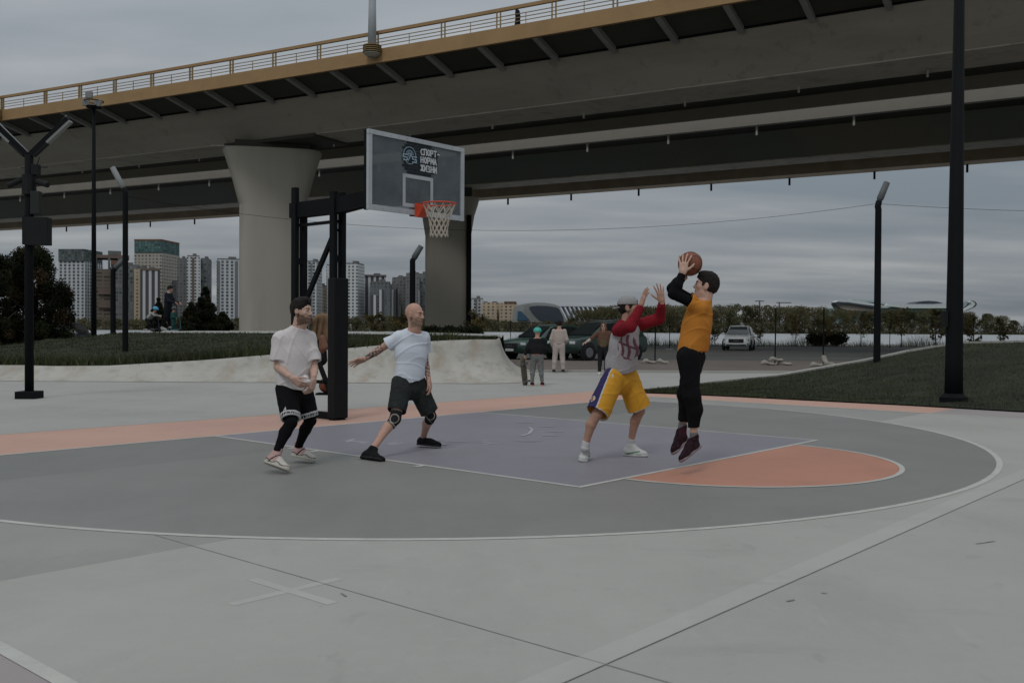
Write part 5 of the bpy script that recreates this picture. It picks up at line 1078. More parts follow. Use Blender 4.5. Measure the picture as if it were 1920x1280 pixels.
def shoe(t, heel, toe, ank, m, sole, s=1., name='shoe', high=.0, mats2=None, fat=1., mif=None):
    "heel and toe lie at sole height"
    heel, toe, ank = (np.asarray(x, float) for x in (heel, toe, ank)); L = np.linalg.norm(toe-heel); f_ = nrm_(toe-heel); u = ank-heel; u = nrm_(u-f_*u.dot(f_)); r = np.cross(f_, u); W = lambda x, z, y=0: heel+f_*x*L+u*z+r*y
    P = [Ell(W(.20, .045), np.array([.040*fat, .062*L/.29, .046]), np.array([r, f_, u]), .03), Cap(W(.2, .045), W(.62, .035), .040*fat, .041*fat, r, .9, .03), Ell(W(.76, .032), np.array([.044*fat, .068*L/.29, .034]), np.array([r, f_, u]), .03), Cap(W(.22, .06), ank+u*(.0+high), .042*fat, .041*fat, k=.03), Cap(W(.62, .050), ank*.55+W(.36, .095)*.45, .028, .036, k=.03), Ell(W(.42, .085), np.array([.026, .035, .022]), np.array([r, f_, u]), .02)]
    V, F = solid([(P, [(W(0, .012), -u), (ank+u*(.012+high), u)], 0, [])], .005); mi = mif(centers(V, F), W, f_, u, r) if mif else None
    o = mesh_of(name, V, F, mats2 or m, t, mi)
    Ps = [Cap(W(.13, .012), W(.55, .012), .043*fat, .043*fat, r, .9, .02), Cap(W(.55, .012), W(.84, .014), .044*fat, .046*fat, r, .9, .02)]
    V, F = solid([(Ps, [(W(0, 0), -u), (W(0, .026), u)], 0, [])], .005); mesh_of('sole', V, F, sole, o); return o
def laces(o, heel, toe, ank, m, n=4):
    heel, toe, ank = (np.asarray(x, float) for x in (heel, toe, ank)); L = np.linalg.norm(toe-heel); f_ = nrm_(toe-heel); u = ank-heel; u = nrm_(u-f_*u.dot(f_)); r = np.cross(f_, u); mb = MB()
    for i in range(n):
        x = .38+.08*i; z = .088-.011*i; c = heel+f_*x*L+u*z
        mb.tube([c-r*.022-u*.006, c+u*.001, c+r*.022-u*.006], .0032, 5); mb.tube([c-r*.022-u*.006, c+f_*.012+u*.0, c+f_*.02+r*.022-u*.01], .0028, 5)
    return mb.build('laces', m, o)
def hair_cap(t, c, Fm, m, s=1., thick=.012, line=.052, back=-.03, top=.0, name='hair', spike=.004, side=True, quiff=0., fade=None):
    "hair shell over the cranium; line = hairline height at the forehead"
    s = s*1.09; W = lambda x, y, z: c+s*(x*Fm[0]+y*Fm[1]+z*Fm[2]); P = [Ell(W(0, -.014, .030), s*np.array([.074+thick*.75, .092+thick, .088+thick+top]), Fm, .01), Ell(W(0, -.043, -.004), s*np.array([.064+thick*.5, .050+thick, .052]), Fm, .03)]
    if quiff: P.append(Ell(W(0, .045, .095), s*np.array([.052, .040, .024+quiff]), Fm, .03))
    n1 = nrm_(Fm[1]*1.0-Fm[2]*.55); cuts = [(W(0, .083, line-.008), n1), (W(0, -.06, back-.035), nrm_(-Fm[2]+Fm[1]*.15))]
    subs = [Ell(W(0, .085, -.02), s*np.array([.085, .075, .075]), Fm, .01)]+[Ell(W(sg*.085, .01, -.045), s*np.array([.035, .035, .035]), Fm, .01) for sg in (-1, 1)]
    rg = np.random.default_rng(5); KK = rg.normal(size=(9, 3))*95; PH = rg.random(9)*6.28; V, F = solid([(P, cuts, 0, subs)], .0038, lambda Q: spike*.55*np.sin(Q @ KK.T+PH).sum(1)/2); return mesh_of(name, V, F, m, t)
# ------------------------------------------------------------------ players
def JJ(root, Y0, **k):
    "joints given as (u, v, depth offset) in the photo, returned relative to root"
    return {n_: (at(q[0], q[1], Y0+q[2])-root) for n_, q in k.items()}
SK1 = skin('skin fair', (.50, .335, .265)); SK2 = skin('skin tanned', (.47, .285, .215)); SK3 = skin('skin ruddy', (.40, .235, .17)); SK4 = skin('skin light', (.50, .33, .255))
# --- player 1: bearded, off-white oversized tee, black shorts over leggings
Y = 9.55; root = np.array([at(551, 860, Y)[0], Y, 0.])
J = JJ(root, Y, neck=(562, 611, 0), shL=(524, 634, -.06), shR=(580, 632, .12), elL=(521, 688, -.10), elR=(589, 690, .05), wrL=(548, 709, -.30), wrR=(588, 711, -.16), hipL=(538, 733, -.06), hipR=(566, 733, .10), knL=(546, 792, -.26), knR=(582, 788, .10), anL=(517, 850, -.36), anR=(558, 840, .34))
J['back'] = (-.012, .012, 0); J['collar'] = (.35, -.15, 0)
hc = at(566, 583, Y-.02)-root; Fm = frame((.93, -.36, -.02)); 
hL = (J['wrL'], (.75, -.1, -.55), (.35, .75, .1), (.25, .25, .9), dict(curl=(.5, .55, .6, .6), s=1.04, thumb=.7)); hR = (J['wrR'], (-.15, -.15, -.9), (-.6, .45, .1), (-.3, -.7, .1), dict(curl=(.55, .55, .6, .6), s=1.04, thumb=.6))
p1, d1 = person('bearded man in an off-white oversized t-shirt, black shorts and leggings, wringing his shirt hem', root, J, SK1, (hc, Fm), (hL, hR), beard=5, fat=1.06)
M_t1 = cloth('off white jersey', (.62, .575, .565), .04, 6)
hemc = at(548, 727, Y)-root
tee(p1, J, M_t1, d1, hemn=(hemc, (-.20, .0, -1)), sleeve=.80, loose=1.14, amp=.012, seed=4, fr=20, skirt=.012, s=1.02, h=.006)
mb = MB(); q0 = (J['wrL']+J['wrR'])/2+np.array([.02, -.06, -.035])
V, F = solid([([Cap(q0+np.array([-.05, 0, .0]), q0+np.array([.05, .0, .015]), .017, .02, k=.01), Cap(q0+np.array([.0, 0, .01]), q0+np.array([-.0, .07, .04]), .02, .035, k=.02)], [], 0, [])], .005, folds(.006, (0, 0, 1), 60, 2)); mesh_of('bunched_hem', V, F, M_t1, p1)
M_bk = cloth('black sports fabric', (.008, .008, .009), .15, 8, .3, .9); M_bk2 = cloth('black leggings', (.006, .006, .007), .15, 14, .15, .85); M_bandw = cloth('white band', (.50, .50, .49))
def bandmi(C, Nn):
    mi = np.zeros(len(C), int)
    for q in 'LR':
        hp_, kn = J['hip'+q], J['kn'+q]; a = nrm_(kn-hp_); e = hp_+(kn-hp_)*.90; r_ = C-e; dd = r_ @ a; lat = np.linalg.norm(r_-dd[:, None]*a, axis=1); m = (dd > -.052) & (dd < .01) & (lat < .16)
        phi = np.arctan2(r_[:, 0], -r_[:, 1]); let = (np.abs(dd+.024) < .013) & (np.sin(phi*34)*np.sin(phi*13+1) > -.1); mi[m] = 1; mi[m & let] = 2
    c0 = at(547, 762, Y)-root; rr_ = C-c0; tri = (np.abs(rr_[:, 2]) < .024) & (np.abs(rr_[:, 0]-.002) < (.024-rr_[:, 2])*.42) & (Nn[:, 1] < -.2) & ~((np.abs(rr_[:, 0]) < .004) & (rr_[:, 2] < -.004)); mi[tri] = 1
    return mi
shorts(p1, J, M_bk, d1, end=.90, r0=.118, r1=.098, mif=bandmi, mats=[M_bk, M_bandw, M_bk], h=.006, amp=.005)
P = []
for q in 'LR': kn, an = J['kn'+q], J['an'+q]; m3 = kn+(an-kn)*.32+np.array(J['back']); P += [Cap(J['hip'+q]+(kn-J['hip'+q])*.7, kn, .064, .058, k=.02), Cap(kn, m3, .057, .059, k=.02), Cap(m3, an+(kn-an)*.12, .058, .038, k=.02), Cap(an+(kn-an)*.15, an, .038, .038, k=.01)]
V, F = solid([(P, [], 0, [])], .0075, folds(.0015, (0, 0, 1), 40, 3)); mesh_of('leggings', V, F, M_bk2, p1)
hair_cap(p1, hc, Fm, M_hair, thick=.007, line=.066, quiff=.010, top=.002, spike=.0030)
M_sh1 = cloth('pink knit upper', (.44, .29, .27)); M_sh1b = cloth('cream upper', (.50, .47, .42)); M_sole1 = mat('cream sole', (.46, .43, .37), .7, .1, 10)
def mi1(C, W, f_, u, r):
    q = C-W(0, 0); x, z = q @ f_, q @ u; mi = np.where((x > .15) | (z < .04), 1, 0); mi[(np.abs(x-.10-(z-.06)*.6) < .007) | (np.abs(z-.036-.01*np.sin(x*45)) < .004)] = 2; return mi
for he, to, an in (((496, 868, -.36), (541, 884, -.52), 'anL'), ((548, 855, .34), (590, 865, .24), 'anR')):
    a, b = at(he[0], he[1], Y+he[2])-root, at(to[0], to[1], Y+to[2])-root; o = shoe(p1, a, b, J[an]+np.array([-.008, 0, -.02]), M_sh1, M_sole1, high=.075, fat=1.12, mif=mi1, mats2=[M_sh1, M_sh1b, M_bk]); laces(o, a, b, J[an], M_bandw)
# --- player 2: bald, white tee, dark shorts, knee sleeves, tattooed arms
Y = 10.6; root = np.array([at(765, 850, Y)[0], Y, 0.])
J = JJ(root, Y, neck=(777, 619, 0), shL=(748, 631, -.02), shR=(795, 631, .10), elL=(711, 656, .02), elR=(797, 680, .22), wrL=(684, 673, .02), wrR=(804, 712, .10), hipL=(753, 722, -.04), hipR=(782, 722, .12), knL=(741, 785, -.22), knR=(808, 780, .20), anL=(701, 838, -.48), anR=(793, 820, .58))
J['back'] = (-.015, .01, 0); J['collar'] = (.35, -.35, 0)
hc = at(777.5, 590, Y-.02)-root; Fm = frame((.90, -.44, -.05))
hL = (J['wrL'], (-.9, .1, -.32), (.15, -.75, -.6), (.1, -.7, .5), dict(curl=(.12, .1, .12, .15), s=1.02, thumb=.45)); hR = (J['wrR'], (.25, -.1, -.95), (-.85, .2, -.2), (.3, -.9, -.1), dict(curl=(.35, .4, .45, .5), s=1.0, thumb=.4))
def tat(C):
    n_ = np.sin(C[:, 0]*95+2*np.sin(C[:, 2]*80))*np.sin(C[:, 2]*110+1.5*np.sin(C[:, 0]*70))+.5*np.sin(C[:, 1]*140+C[:, 2]*60); out = np.zeros(len(C), bool)
    for q in 'LR':
        a, b = J['el'+q], J['wr'+q]; ax = nrm_(b-a); dd = (C-a) @ ax; lat = np.linalg.norm(C-a-dd[:, None]*ax, axis=1); L = np.linalg.norm(b-a); out |= (dd > -.05) & (dd < L*.92) & (lat < .07) & (n_ > .12)
    return out
p2, d2 = person('bald man in a white t-shirt and dark shorts, tattooed arm stretched out to the left', root, J, SK2, (hc, Fm), (hL, hR), beard=5, tattoo=tat, h=.006, fat=1.0)
p2.children[0].data.materials[5] = M_lstub
M_t2 = cloth('white jersey', (.62, .66, .72), .03, 6)
tee(p2, J, M_t2, d2, hemn=(at(765, 715, Y)-root, (.12, .2, -1)), sleeve=.58, loose=1.06, amp=.011, seed=8, dirv=(.5, 0, .8), fr=20, skirt=.006, s=.98, h=.006)
M_dn = cloth('charcoal shorts fabric', (.030, .033, .032), .25, 20)
shorts(p2, J, M_dn, d2, end=.82, r0=.122, r1=.108, amp=.009, seed=5, h=.006, ends={'L': .78, 'R': .88})
for q, lb in (('L', 1), ('R', 2)):
    kn, an, hp_ = J['kn'+q], J['an'+q], J['hip'+q]; a1, a2 = nrm_(hp_-kn), nrm_(an-kn)
    V, F = solid([([Cap(kn+a1*.09, kn, .066, .060, k=.02), Cap(kn, kn+a2*.10, .060, .057, k=.02)], [(kn+a1*.09, a1), (kn+a2*.105, a2)], 0, [])], .005)
    C = centers(V, F)-kn; x_ = C[:, 0]; z_ = C[:, 2]; mi = ((np.abs(np.hypot(x_+.0, z_-.01)-.045) < .0045) | (np.abs(x_+z_*.8+.05) < .004) | (np.abs((C @ a1)-.083) < .005) | (np.abs((C @ a2)-.098) < .005)).astype(int)
    mesh_of('knee_sleeve', V, F, [cloth('black knee sleeve', (.02, .02, .022)), cloth('knee sleeve piping', (.33, .30, .26))], p2, mi)
M_sh2 = cloth('black knit shoe', (.012, .012, .013), .2, 15); M_sole2 = mat('black sole', (.012, .012, .012), .8, .1, 10)
for he, to, an in (((676, 860, -.46), (719, 866, -.70), 'anL'), ((782, 834, .60), (827, 838, .46), 'anR')):
    a, b = at(he[0], he[1], Y+he[2])-root, at(to[0], to[1], Y+to[2])-root; o = shoe(p2, a, b, J[an]+np.array([0, 0, -.01]), M_sh2, M_sole2, high=.0, fat=1.1); laces(o, a, b, J[an], M_sh2)
# --- player 3: backwards cap, grey and red raglan, yellow shorts
Y = 10.25; root = np.array([at(1160, 860, Y)[0], Y, 0.])
J = JJ(root, Y, neck=(1177, 600, -.02), shL=(1160, 619, -.18), shR=(1188, 612, .16), elL=(1181, 612, -.40), elR=(1236, 597, .10), wrL=(1202, 573, -.36), wrR=(1241, 566, -.02), hipL=(1150, 712, -.10), hipR=(1176, 708, .12), knL=(1119, 777, -.28), knR=(1200, 770, .14), anL=(1097, 834, -.26), anR=(1182, 828, .22))
J['back'] = (-.02, .0, 0); J['collar'] = (.3, -.1, 0)
hc = at(1180, 577, Y-.03)-root; Fm = frame((.92, -.30, .12))
hL = (J['wrL'], (.28, -.05, .95), (.85, .35, -.25), (-.3, .8, .0), dict(curl=(.1, .1, .12, .15), s=1.05, spread=.10, thumb=.6)); hR = (J['wrR'], (-.18, -.05, .97), (-.3, .95, 0), (-.95, -.2, -.1), dict(curl=(.06, .05, .06, .1), s=1.05, spread=.2, thumb=.9))
p3, d3 = person('man in grey cap, grey and red raglan top and yellow shorts with raised hands', root, J, SK3, (hc, Fm), (hL, hR), beard=5, fat=1.12)
p3.children[0].data.materials[5] = M_lstub
M_gr = cloth('heather grey jersey', (.36, .345, .35), .10, 60); M_rd = cloth('dark red jersey', (.21, .016, .024), .1, 8); M_print = cloth('maroon print', (.16, .07, .085))
ch3, up3 = d3['ch'], d3['up']
def rag(C, Nn):
    mi = np.zeros(len(C), int)
    for q in 'LR':
        sh, el = J['sh'+q], J['el'+q]; inn = (ch3-sh); dseg = lambda a, b: np.linalg.norm(C-a-np.clip(((C-a) @ (b-a))/((b-a) @ (b-a)), 0, 1)[:, None]*(b-a), axis=1)
        w_ = np.minimum(dseg(sh+up3*.02, el), dseg(el, J['wr'+q])); tor = dseg(ch3-up3*.1, d3['pel']+up3*.1); mi[(w_ < .092) & ((w_ < tor*.62) | ((C-sh) @ up3 > -.02))] = 1
        nk = J['neck']; mi[(dseg(sh, nk) < .088) & ((C-ch3) @ up3 > -.035)] = 1
    mi[((C-d3['pel']) @ up3 < -.0) & (((C-hem3) @ nrm_(hemn3)) > -.018)] = 1
    q = C-(ch3-up3*.17); x = q @ nrm_(np.array([.9, -.35, 0])); z = q @ up3; pr = (Nn[:, 1] < -.1) & (mi == 0) & (x > -.02) & (x < .17) & (z > -.15) & (z < .11)
    let = (np.abs(np.sin(x*58+.5*np.sin(z*30))) > .80) | (np.abs(np.sin(z*22+x*9+1)) > .965); mi[pr & let & (np.abs(x-.075)/.1+np.abs(z+.02)/.16 < 1.15)] = 2
    return mi
hem3 = at(1163, 700, Y)-root; hemn3 = np.array([.18, .05, -1.])
tee(p3, J, None, d3, name='raglan_top', hemn=(hem3, hemn3), long=True, long_r=.05, loose=1.14, amp=.012, seed=3, s=1.03, mif=rag, mats=[M_gr, M_rd, M_print], fr=18, h=.006, belly=.045, dirv=(.4, 0, .9))
M_yl = cloth('golden yellow satin', (.62, .31, .035), .06, 8, .25, .6); M_pu = cloth('deep purple satin', (.035, .028, .095), .1, 8, .2, .6); M_wp = cloth('white piping', (.5, .5, .5)); M_em = cloth('emblem orange', (.62, .33, .10))
def ymi(C, Nn):
    mi = np.zeros(len(C), int); hp_, kn = J['hipL'], J['knL']; a = nrm_(kn-hp_); q = C-hp_; dd = q @ a; lat = q-dd[:, None]*a; s2 = nrm_(np.cross(a, [0, 1, 0])); x = -(lat @ s2); x = lat @ nrm_(np.array([-1., 0, 0])-a*np.dot([-1., 0, 0], a)); y = lat @ nrm_(np.array([0, -1., 0])-a*np.dot([0, -1., 0], a)); ang = np.arctan2(y, x)
    left = (x > -.05) & (np.linalg.norm(lat, axis=1) < .22) & (C[:, 0] < d3['pel'][0]+.02)
    wdt = .70+.45*np.clip(dd/.4, 0, 1); st = left & (np.abs(ang-.62) < wdt*.62); mi[st] = 1; mi[left & (np.abs(np.abs(ang-.62)-wdt*.62-.05) < .055)] = 2
    kR, hR_ = J['knR'], J['hipR']; aR = nrm_(kR-hR_); e = hR_+(kR-hR_)*.96; mi[(np.abs((C-e) @ aR) < .014) & (np.linalg.norm(C-e, axis=1) < .22)] = 2
    aL = nrm_(kn-hp_); eL = hp_+(kn-hp_)*.98; mi[(np.abs((C-eL) @ aL) < .012) & (np.linalg.norm(C-eL, axis=1) < .22) & (mi == 0)] = 2
    # letter emblem with ball, low on the side panel
    cL = hp_+a*(np.linalg.norm(kn-hp_)*.76); r_ = C-cL; xs_ = ang-.62; zz = dd-np.linalg.norm(kn-hp_)*.76; on = st; ring = on & ((xs_*.115)**2+zz**2 < .034**2); mi[ring] = 2; mi[on & ((xs_*.115)**2+zz**2 < .026**2)] = 3
    mi[on & (np.abs(xs_*.115+zz*.3+.010) < .006) & (np.abs(zz) < .026)] = 1; mi[on & (np.abs(zz-.020) < .005) & (xs_*.115 > -.016) & (xs_*.115 < .02)] = 1
    mk = C-(at(1149, 704, Y-.25)-root); mi[(np.abs(mk[:, 0]) < .007) & (np.abs(mk[:, 2]) < .018) & (Nn[:, 1] < -.2)] = 2
    return mi
shorts(p3, J, None, d3, end=.98, r0=.132, r1=.140, amp=.011, seed=9, mif=ymi, mats=[M_yl, M_pu, M_wp, M_em], h=.006, waist=.10, s=1.03, fr=18, ends={'L': .98, 'R': .96})
# cap worn backwards
Wc = lambda x, y, z: hc+x*Fm[0]+y*Fm[1]+z*Fm[2]
M_cap = cloth('grey cap', (.30, .29, .29), .12, 40)
V, F = solid([([Ell(Wc(0, -.012, .040), (.094, .117, .097), Fm, .01)], [(Wc(0, .0, .034), nrm_(-Fm[2]-Fm[1]*.12))], 0, [Ell(Wc(0, .105, .040), (.035, .03, .022), Fm, .01)]), ([Cap(Wc(-.03, -.10, .02), Wc(.03, -.10, .02), .035, .035, k=.01), Cap(Wc(-.025, -.15, .0), Wc(.025, -.15, .0), .03, .03, k=.02)], [(Wc(0, -.1, .024), Fm[2]), (Wc(0, -.1, .008), -Fm[2])], .01, [])], .0045, folds(.0015, (0, 0, 1), 50)); cp_ = mesh_of('cap', V, F, M_cap, p3)
hair_cap(p3, hc, Fm, M_hair, thick=.006, line=.03, spike=.003)
M_wsh = cloth('white leather shoe', (.52, .52, .50), .06, 9); M_sole3 = mat('white sole', (.48, .48, .46), .6, .08, 10); M_grn = cloth('green accent', (.05, .20, .09)); M_sock = cloth('white sock', (.52, .52, .52))
def mi3(C, W, f_, u, r):
    q = C-W(0, 0); x, z = q @ f_, q @ u; mi = np.zeros(len(C), int); mi[(np.abs(z-.040-.22*(x-.11)) < .006) & (x > .03) & (x < .2)] = 1; mi[(z < .03) & (x < .13)] = 2; mi[(z < .028) & (x > .05) & (x < .1)] = 1; return mi
for he, to, an in (((1097, 857, -.02), (1092, 866, -.30), 'anL'), ((1170, 853, .26), (1214, 856, .13), 'anR')):
    a, b = at(he[0], he[1], Y+he[2])-root, at(to[0], to[1], Y+to[2])-root; a[2] = max(a[2], .004); b[2] = max(b[2], .002); o = shoe(p3, a, b, J[an]+np.array([0, .0, -.03]), M_wsh, M_sole3, fat=1.1, mif=mi3, mats2=[M_wsh, M_grn, M_bk]); laces(o, a, b, J[an]+np.array([0, 0, -.03]), M_sock)
    V, F = solid([([Cap(J[an]+np.array([0, 0, -.03]), J[an]+nrm_(J['kn'+an[-1]]-J[an])*.045, .042, .043, k=.01)], [(J[an]+nrm_(J['kn'+an[-1]]-J[an])*.04, J['kn'+an[-1]]-J[an])], 0, [])], .005); mesh_of('sock', V, F, M_sock, p3)
# --- player 4: jumping shooter in orange tee
Y = 9.35; root = np.array([at(1296, 860, Y)[0], Y, 0.])
J = JJ(root, Y, neck=(1322, 560, .0), shL=(1314, 575, -.16), shR=(1312, 572, .16), elL=(1263, 551, -.16), elR=(1260, 541, .14), wrL=(1280, 512, -.12), wrR=(1284, 515, .08), hipL=(1291, 672, -.10), hipR=(1300, 672, .10), knL=(1297, 742, -.16), knR=(1286, 738, .12), anL=(1301, 816, -.12), anR=(1279, 797, .20))
J['back'] = (.022, .0, 0); J['collar'] = (-.3, 0, 0)
hc = at(1324, 536, Y)-root; Fm = frame((-.96, .22, .16), (.12, 0, 1))
hL = (J['wrL'], (.12, .10, .95), (.3, .95, .0), (.9, -.2, -.1), dict(curl=(.12, .14, .14, .14), s=1.06, spread=.24, thumb=.95, tc=.15)); hR = (J['wrR'], (-.1, .15, .9), (.6, -.8, 0), (-.9, -.3, 0), dict(curl=(.1, .1, .1, .1), s=1.05, spread=.2, thumb=.8))
p4, d4 = person('jumping man in an orange t-shirt over black sleeves, raising a basketball to shoot', root, J, SK4, (hc, Fm), (hL, hR), beard=0, fat=1.0)
M_or = cloth('orange jersey', (.50, .195, .035), .07, 6)
hem4 = at(1297, 660, Y)-root
tee(p4, J, M_or, d4, hemn=(hem4, (.05, 0, -1)), sleeve=.42, loose=1.13, amp=.012, seed=12, fr=19, skirt=.01, dirv=(.25, 0, 1), s=.99, neckr=.066, h=.006)
G = []
for q in 'LR': sh, el, wr = J['sh'+q], J['el'+q], J['wr'+q]; G.append(([Cap(sh+(el-sh)*.10, el, .0545, .051, k=.02), Cap(el, el+(wr-el)*.4, .052, .052, k=.02), Cap(el+(wr-el)*.4, wr, .051, .036, k=.02)], [(wr-nrm_(wr-el)*.012, wr-el)], 0, []))
V, F = solid(G, .006, folds(.005, (.3, 0, 1), 34, 6)); mesh_of('undershirt_sleeves', V, F, M_bk2, p4)
shorts(p4, J, M_bk, d4, name='trousers', end=1.8, r0=.134, r1=.090, taper_to=.054, amp=.010, seed=6, s=1.0, ends={'L': 1.80, 'R': 1.86})
hair_cap(p4, hc, Fm, M_hair, thick=.008, line=.054, top=.008, spike=.0035, quiff=.010)
M_sh4 = cloth('dark maroon knit shoe', (.025, .013, .017), .5, 40); layer(M_sh4, (.07, .012, .022), .54, .62, 9, amount=.6); M_sole4 = mat('grey sole', (.20, .16, .165), .7, .2, 20); M_gs = cloth('grey sock', (.16, .155, .16))
for he, to, an in (((1313, 838, -.12), (1277, 867, -.26), 'anL'), ((1289, 823, .20), (1263, 852, .08), 'anR')):
    a, b = at(he[0], he[1], Y+he[2])-root, at(to[0], to[1], Y+to[2])-root; o = shoe(p4, a, b, J[an]+np.array([.004, 0, -.01]), M_sh4, M_sole4, fat=1.1); laces(o, a, b, J[an]+np.array([.004, 0, -.01]), M_bk)
    V, F = solid([([Cap(J[an]+np.array([0, 0, -.02]), J[an]+nrm_(J['kn'+an[-1]]-J[an])*.04, .040, .039, k=.01)], [(J[an]+nrm_(J['kn'+an[-1]]-J[an])*.035, J['kn'+an[-1]]-J[an])], 0, [])], .005); mesh_of('sock', V, F, M_gs, p4)
# ball
M_ball = mat('basketball leather', (.22, .075, .042), .6, .12, 12, .5, 260, bdist=.002); M_seam = mat('ball seam', (.02, .015, .014), .7, .1, 9)
def ball(name, label, c, r=.119, parent=None, rot=(0, 0, 0)):
    mb = MB(); n = 40; v = []; pr = [(max(.0005, r*math.sin(math.pi*i/24)), -r*math.cos(math.pi*i/24)) for i in range(25)]; mb.lathe((0, 0, 0), pr, n)
    t = thing(name, label, 'basketball', c); t.rotation_euler = rot; o = mb.build('cover', M_ball, t, smooth=True); mb = MB()
    mb.tube([(r*math.cos(a), r*math.sin(a), 0) for a in [2*math.pi*i/40 for i in range(41)]], .0028, 5, cap=False); mb.tube([(r*math.cos(a), 0, r*math.sin(a)) for a in [2*math.pi*i/40 for i in range(41)]], .0028, 5, cap=False)
    for sg in (-1, 1):
        pts = []
        for i in range(41):
            a = 2*math.pi*i/40; y = sg*r*(.62+.22*math.cos(2*a)); q = math.sqrt(max(0, r*r-y*y)); pts.append((q*math.cos(a), y, q*math.sin(a)))
        mb.tube(pts, .0028, 5, cap=False)
    mb.build('seams', M_seam, t); return t
ball('basketball', 'brown basketball held overhead by the jumping player', tuple(at(1294, 494.5, Y+.02)), .1175, rot=(.5, .4, .3))
# ------------------------------------------------------------------ bystanders
def simple_pose(Y, u, v0, H, f_, lean=0., arms='down', stride=0., z0=None):
    "standing joints for a person of height H facing f_, feet centred at (u, v0)"
    f_ = nrm_(np.array([f_[0], f_[1], 0.])); r = np.array([f_[1], -f_[0], 0.]); k = H/1.78; up = np.array([0, 0, 1.])
    def W(x, y, z): return (r*x+f_*(y+lean*z)+up*z)*k
    J = dict(neck=W(0, -.0, 1.47), shL=W(-.18, 0, 1.41), shR=W(.18, 0, 1.41), elL=W(-.24, -.03, 1.12), elR=W(.24, -.03, 1.12), wrL=W(-.26, .04, .88), wrR=W(.26, .04, .88), hipL=W(-.09, 0, .93), hipR=W(.09, 0, .93), knL=W(-.11, .03+stride*.5, .50), knR=W(.11, .03-stride*.5, .50), anL=W(-.12, stride, .09), anR=W(.12, -stride, .09))
    J['back'] = tuple(-f_*.015); return J, W, f_, r, k
def dress(t, J, d, top, bot, k, long=True, sleeve=.7, loose=1.1, hem=-.02, shoesm=None, f_=None, bot_end=1.93, sole=None, r1=.078, rt=.062, h=.012, topname='jacket', botname='trousers', topmif=None, topmats=None):
    tee(t, J, top, d, name=topname, hem=hem*k, long=long, sleeve=sleeve, loose=loose, amp=.006, h=h, s=k, fr=18, mif=topmif, mats=topmats); shorts(t, J, bot, d, name=botname, end=bot_end, r0=.120, flat=1.0, r1=r1, taper_to=rt, s=k, h=h, amp=.005)
    for q in 'LR':
        a = J['an'+q]; shoe(t, a-f_*.07*k+np.array([0, 0, -a[2]+.003 if a[2] < .2 else -.085*k]), a+f_*.20*k+np.array([0, 0, -a[2]+.003 if a[2] < .2 else -.085*k]), a, shoesm, sole or M_sole3, fat=1.1*k)
# child with helmet and skateboard, seen from behind
root = gd(1007, 723); J, W, f_, r, k = simple_pose(23.7, 0, 0, 1.42, (.12, 1.))
J['elL'] = W(-.30, -.02, 1.14); J['wrL'] = W(-.38, .02, .93); J['elR'] = W(.25, .02, 1.13); J['wrR'] = W(.22, .14, .95); J['anL'] = W(-.15, -.02, .09); J['anR'] = W(.16, .02, .09); J['knL'] = W(-.14, .05, .50)
hc = W(0, .03, 1.645); Fm = frame(f_)
t, d = person('child in a black jacket, grey trousers and turquoise helmet seen from behind', root, J, SK2, (hc, Fm), ((J['wrL'], (-.2, 0, -1), (.9, 0, 0), f_, dict(s=.8, curl=(1, 1, 1, 1))),), s=k, h=.012, hh=.008)
dress(t, J, d, cloth('black padded jacket', (.018, .018, .020), .15, 8), cloth('mottled grey trousers', (.17, .175, .17), .35, 30), k, loose=1.28, hem=.03, shoesm=cloth('dark red shoe', (.05, .02, .02)), f_=f_, sole=mat('coral sole', (.5, .19, .12), .7, .1, 9), r1=.080, rt=.055)
V, F = solid([([Cap(d['pel']+np.array([0, 0, -.0]), d['pel']+np.array([0, 0, .03]), .165*k*1.2, .165*k*1.2, r, .75, .01)], [(d['pel']+np.array([0, 0, .035*k+.012]), (0, 0, 1)), (d['pel']+np.array([0, 0, .012]), (0, 0, -1))], 0, [])], .010); mesh_of('shirt_hem', V, F, cloth('coral hem', (.55, .25, .22)), t)
V, F = solid([([Ell(hc+Fm[2]*.03, (.10, .118, .092), Fm, .01)], [(hc+Fm[2]*.0, -Fm[2])], 0, [Ell(hc+Fm[2]*.10+Fm[0]*x_*.05-Fm[1]*.06, (.014, .04, .03), Fm, .005) for x_ in (-1, 0, 1)])], .008); mesh_of('helmet', V, F, mat('turquoise helmet shell', (.06, .42, .34), .35, .08, 4), t)
sk_ = thing('skateboard', 'skateboard hanging upright from the helmeted child left hand', 'skateboard', root+J['wrL']+np.array([-.06, -.02, -.04])); sk_.rotation_euler = (0, math.radians(-10), math.radians(48))
mb = MB(); pts = []
V = []; nL = 18
for i in range(nL+1):
    tt = i/nL; z = -.78*tt; hw_ = .10*min(1, math.sqrt(max(.02, 1-abs(2*tt-1)**4))); by = .03*(max(0, abs(2*tt-1)-.65)/.35)**2; V += [(-hw_, by, z), (hw_, by, z), (hw_, by+.012, z), (-hw_, by+.012, z)]
Fq = [(4*i+a, 4*i+(a+1) % 4, 4*i+4+(a+1) % 4, 4*i+4+a) for i in range(nL) for a in range(4)]+[(0, 1, 2, 3), (4*nL+3, 4*nL+2, 4*nL+1, 4*nL)]
dk = obj('deck', V, Fq, mat('worn deck wood', (.12, .105, .075), .7, .3, 12), sk_); fixn(dk)
for z in (-.17, -.61):
    mb = MB(); mb.tube([(-.09, -.05, z), (.09, -.05, z)], .012, 8); mb.box((0, -.025, z), (.05, .05, .07)); tr = mb.build('truck', M_rim, sk_)
    for x in (-.09, .09): mb = MB(); mb.lathe((x-.015, -.05, z), [(.026, 0), (.027, .015), (.026, .03)], 14, axis=(1, 0, 0)); mb.build('wheel', mat('board wheel', (.12, .12, .11), .6, .1, 9), tr)
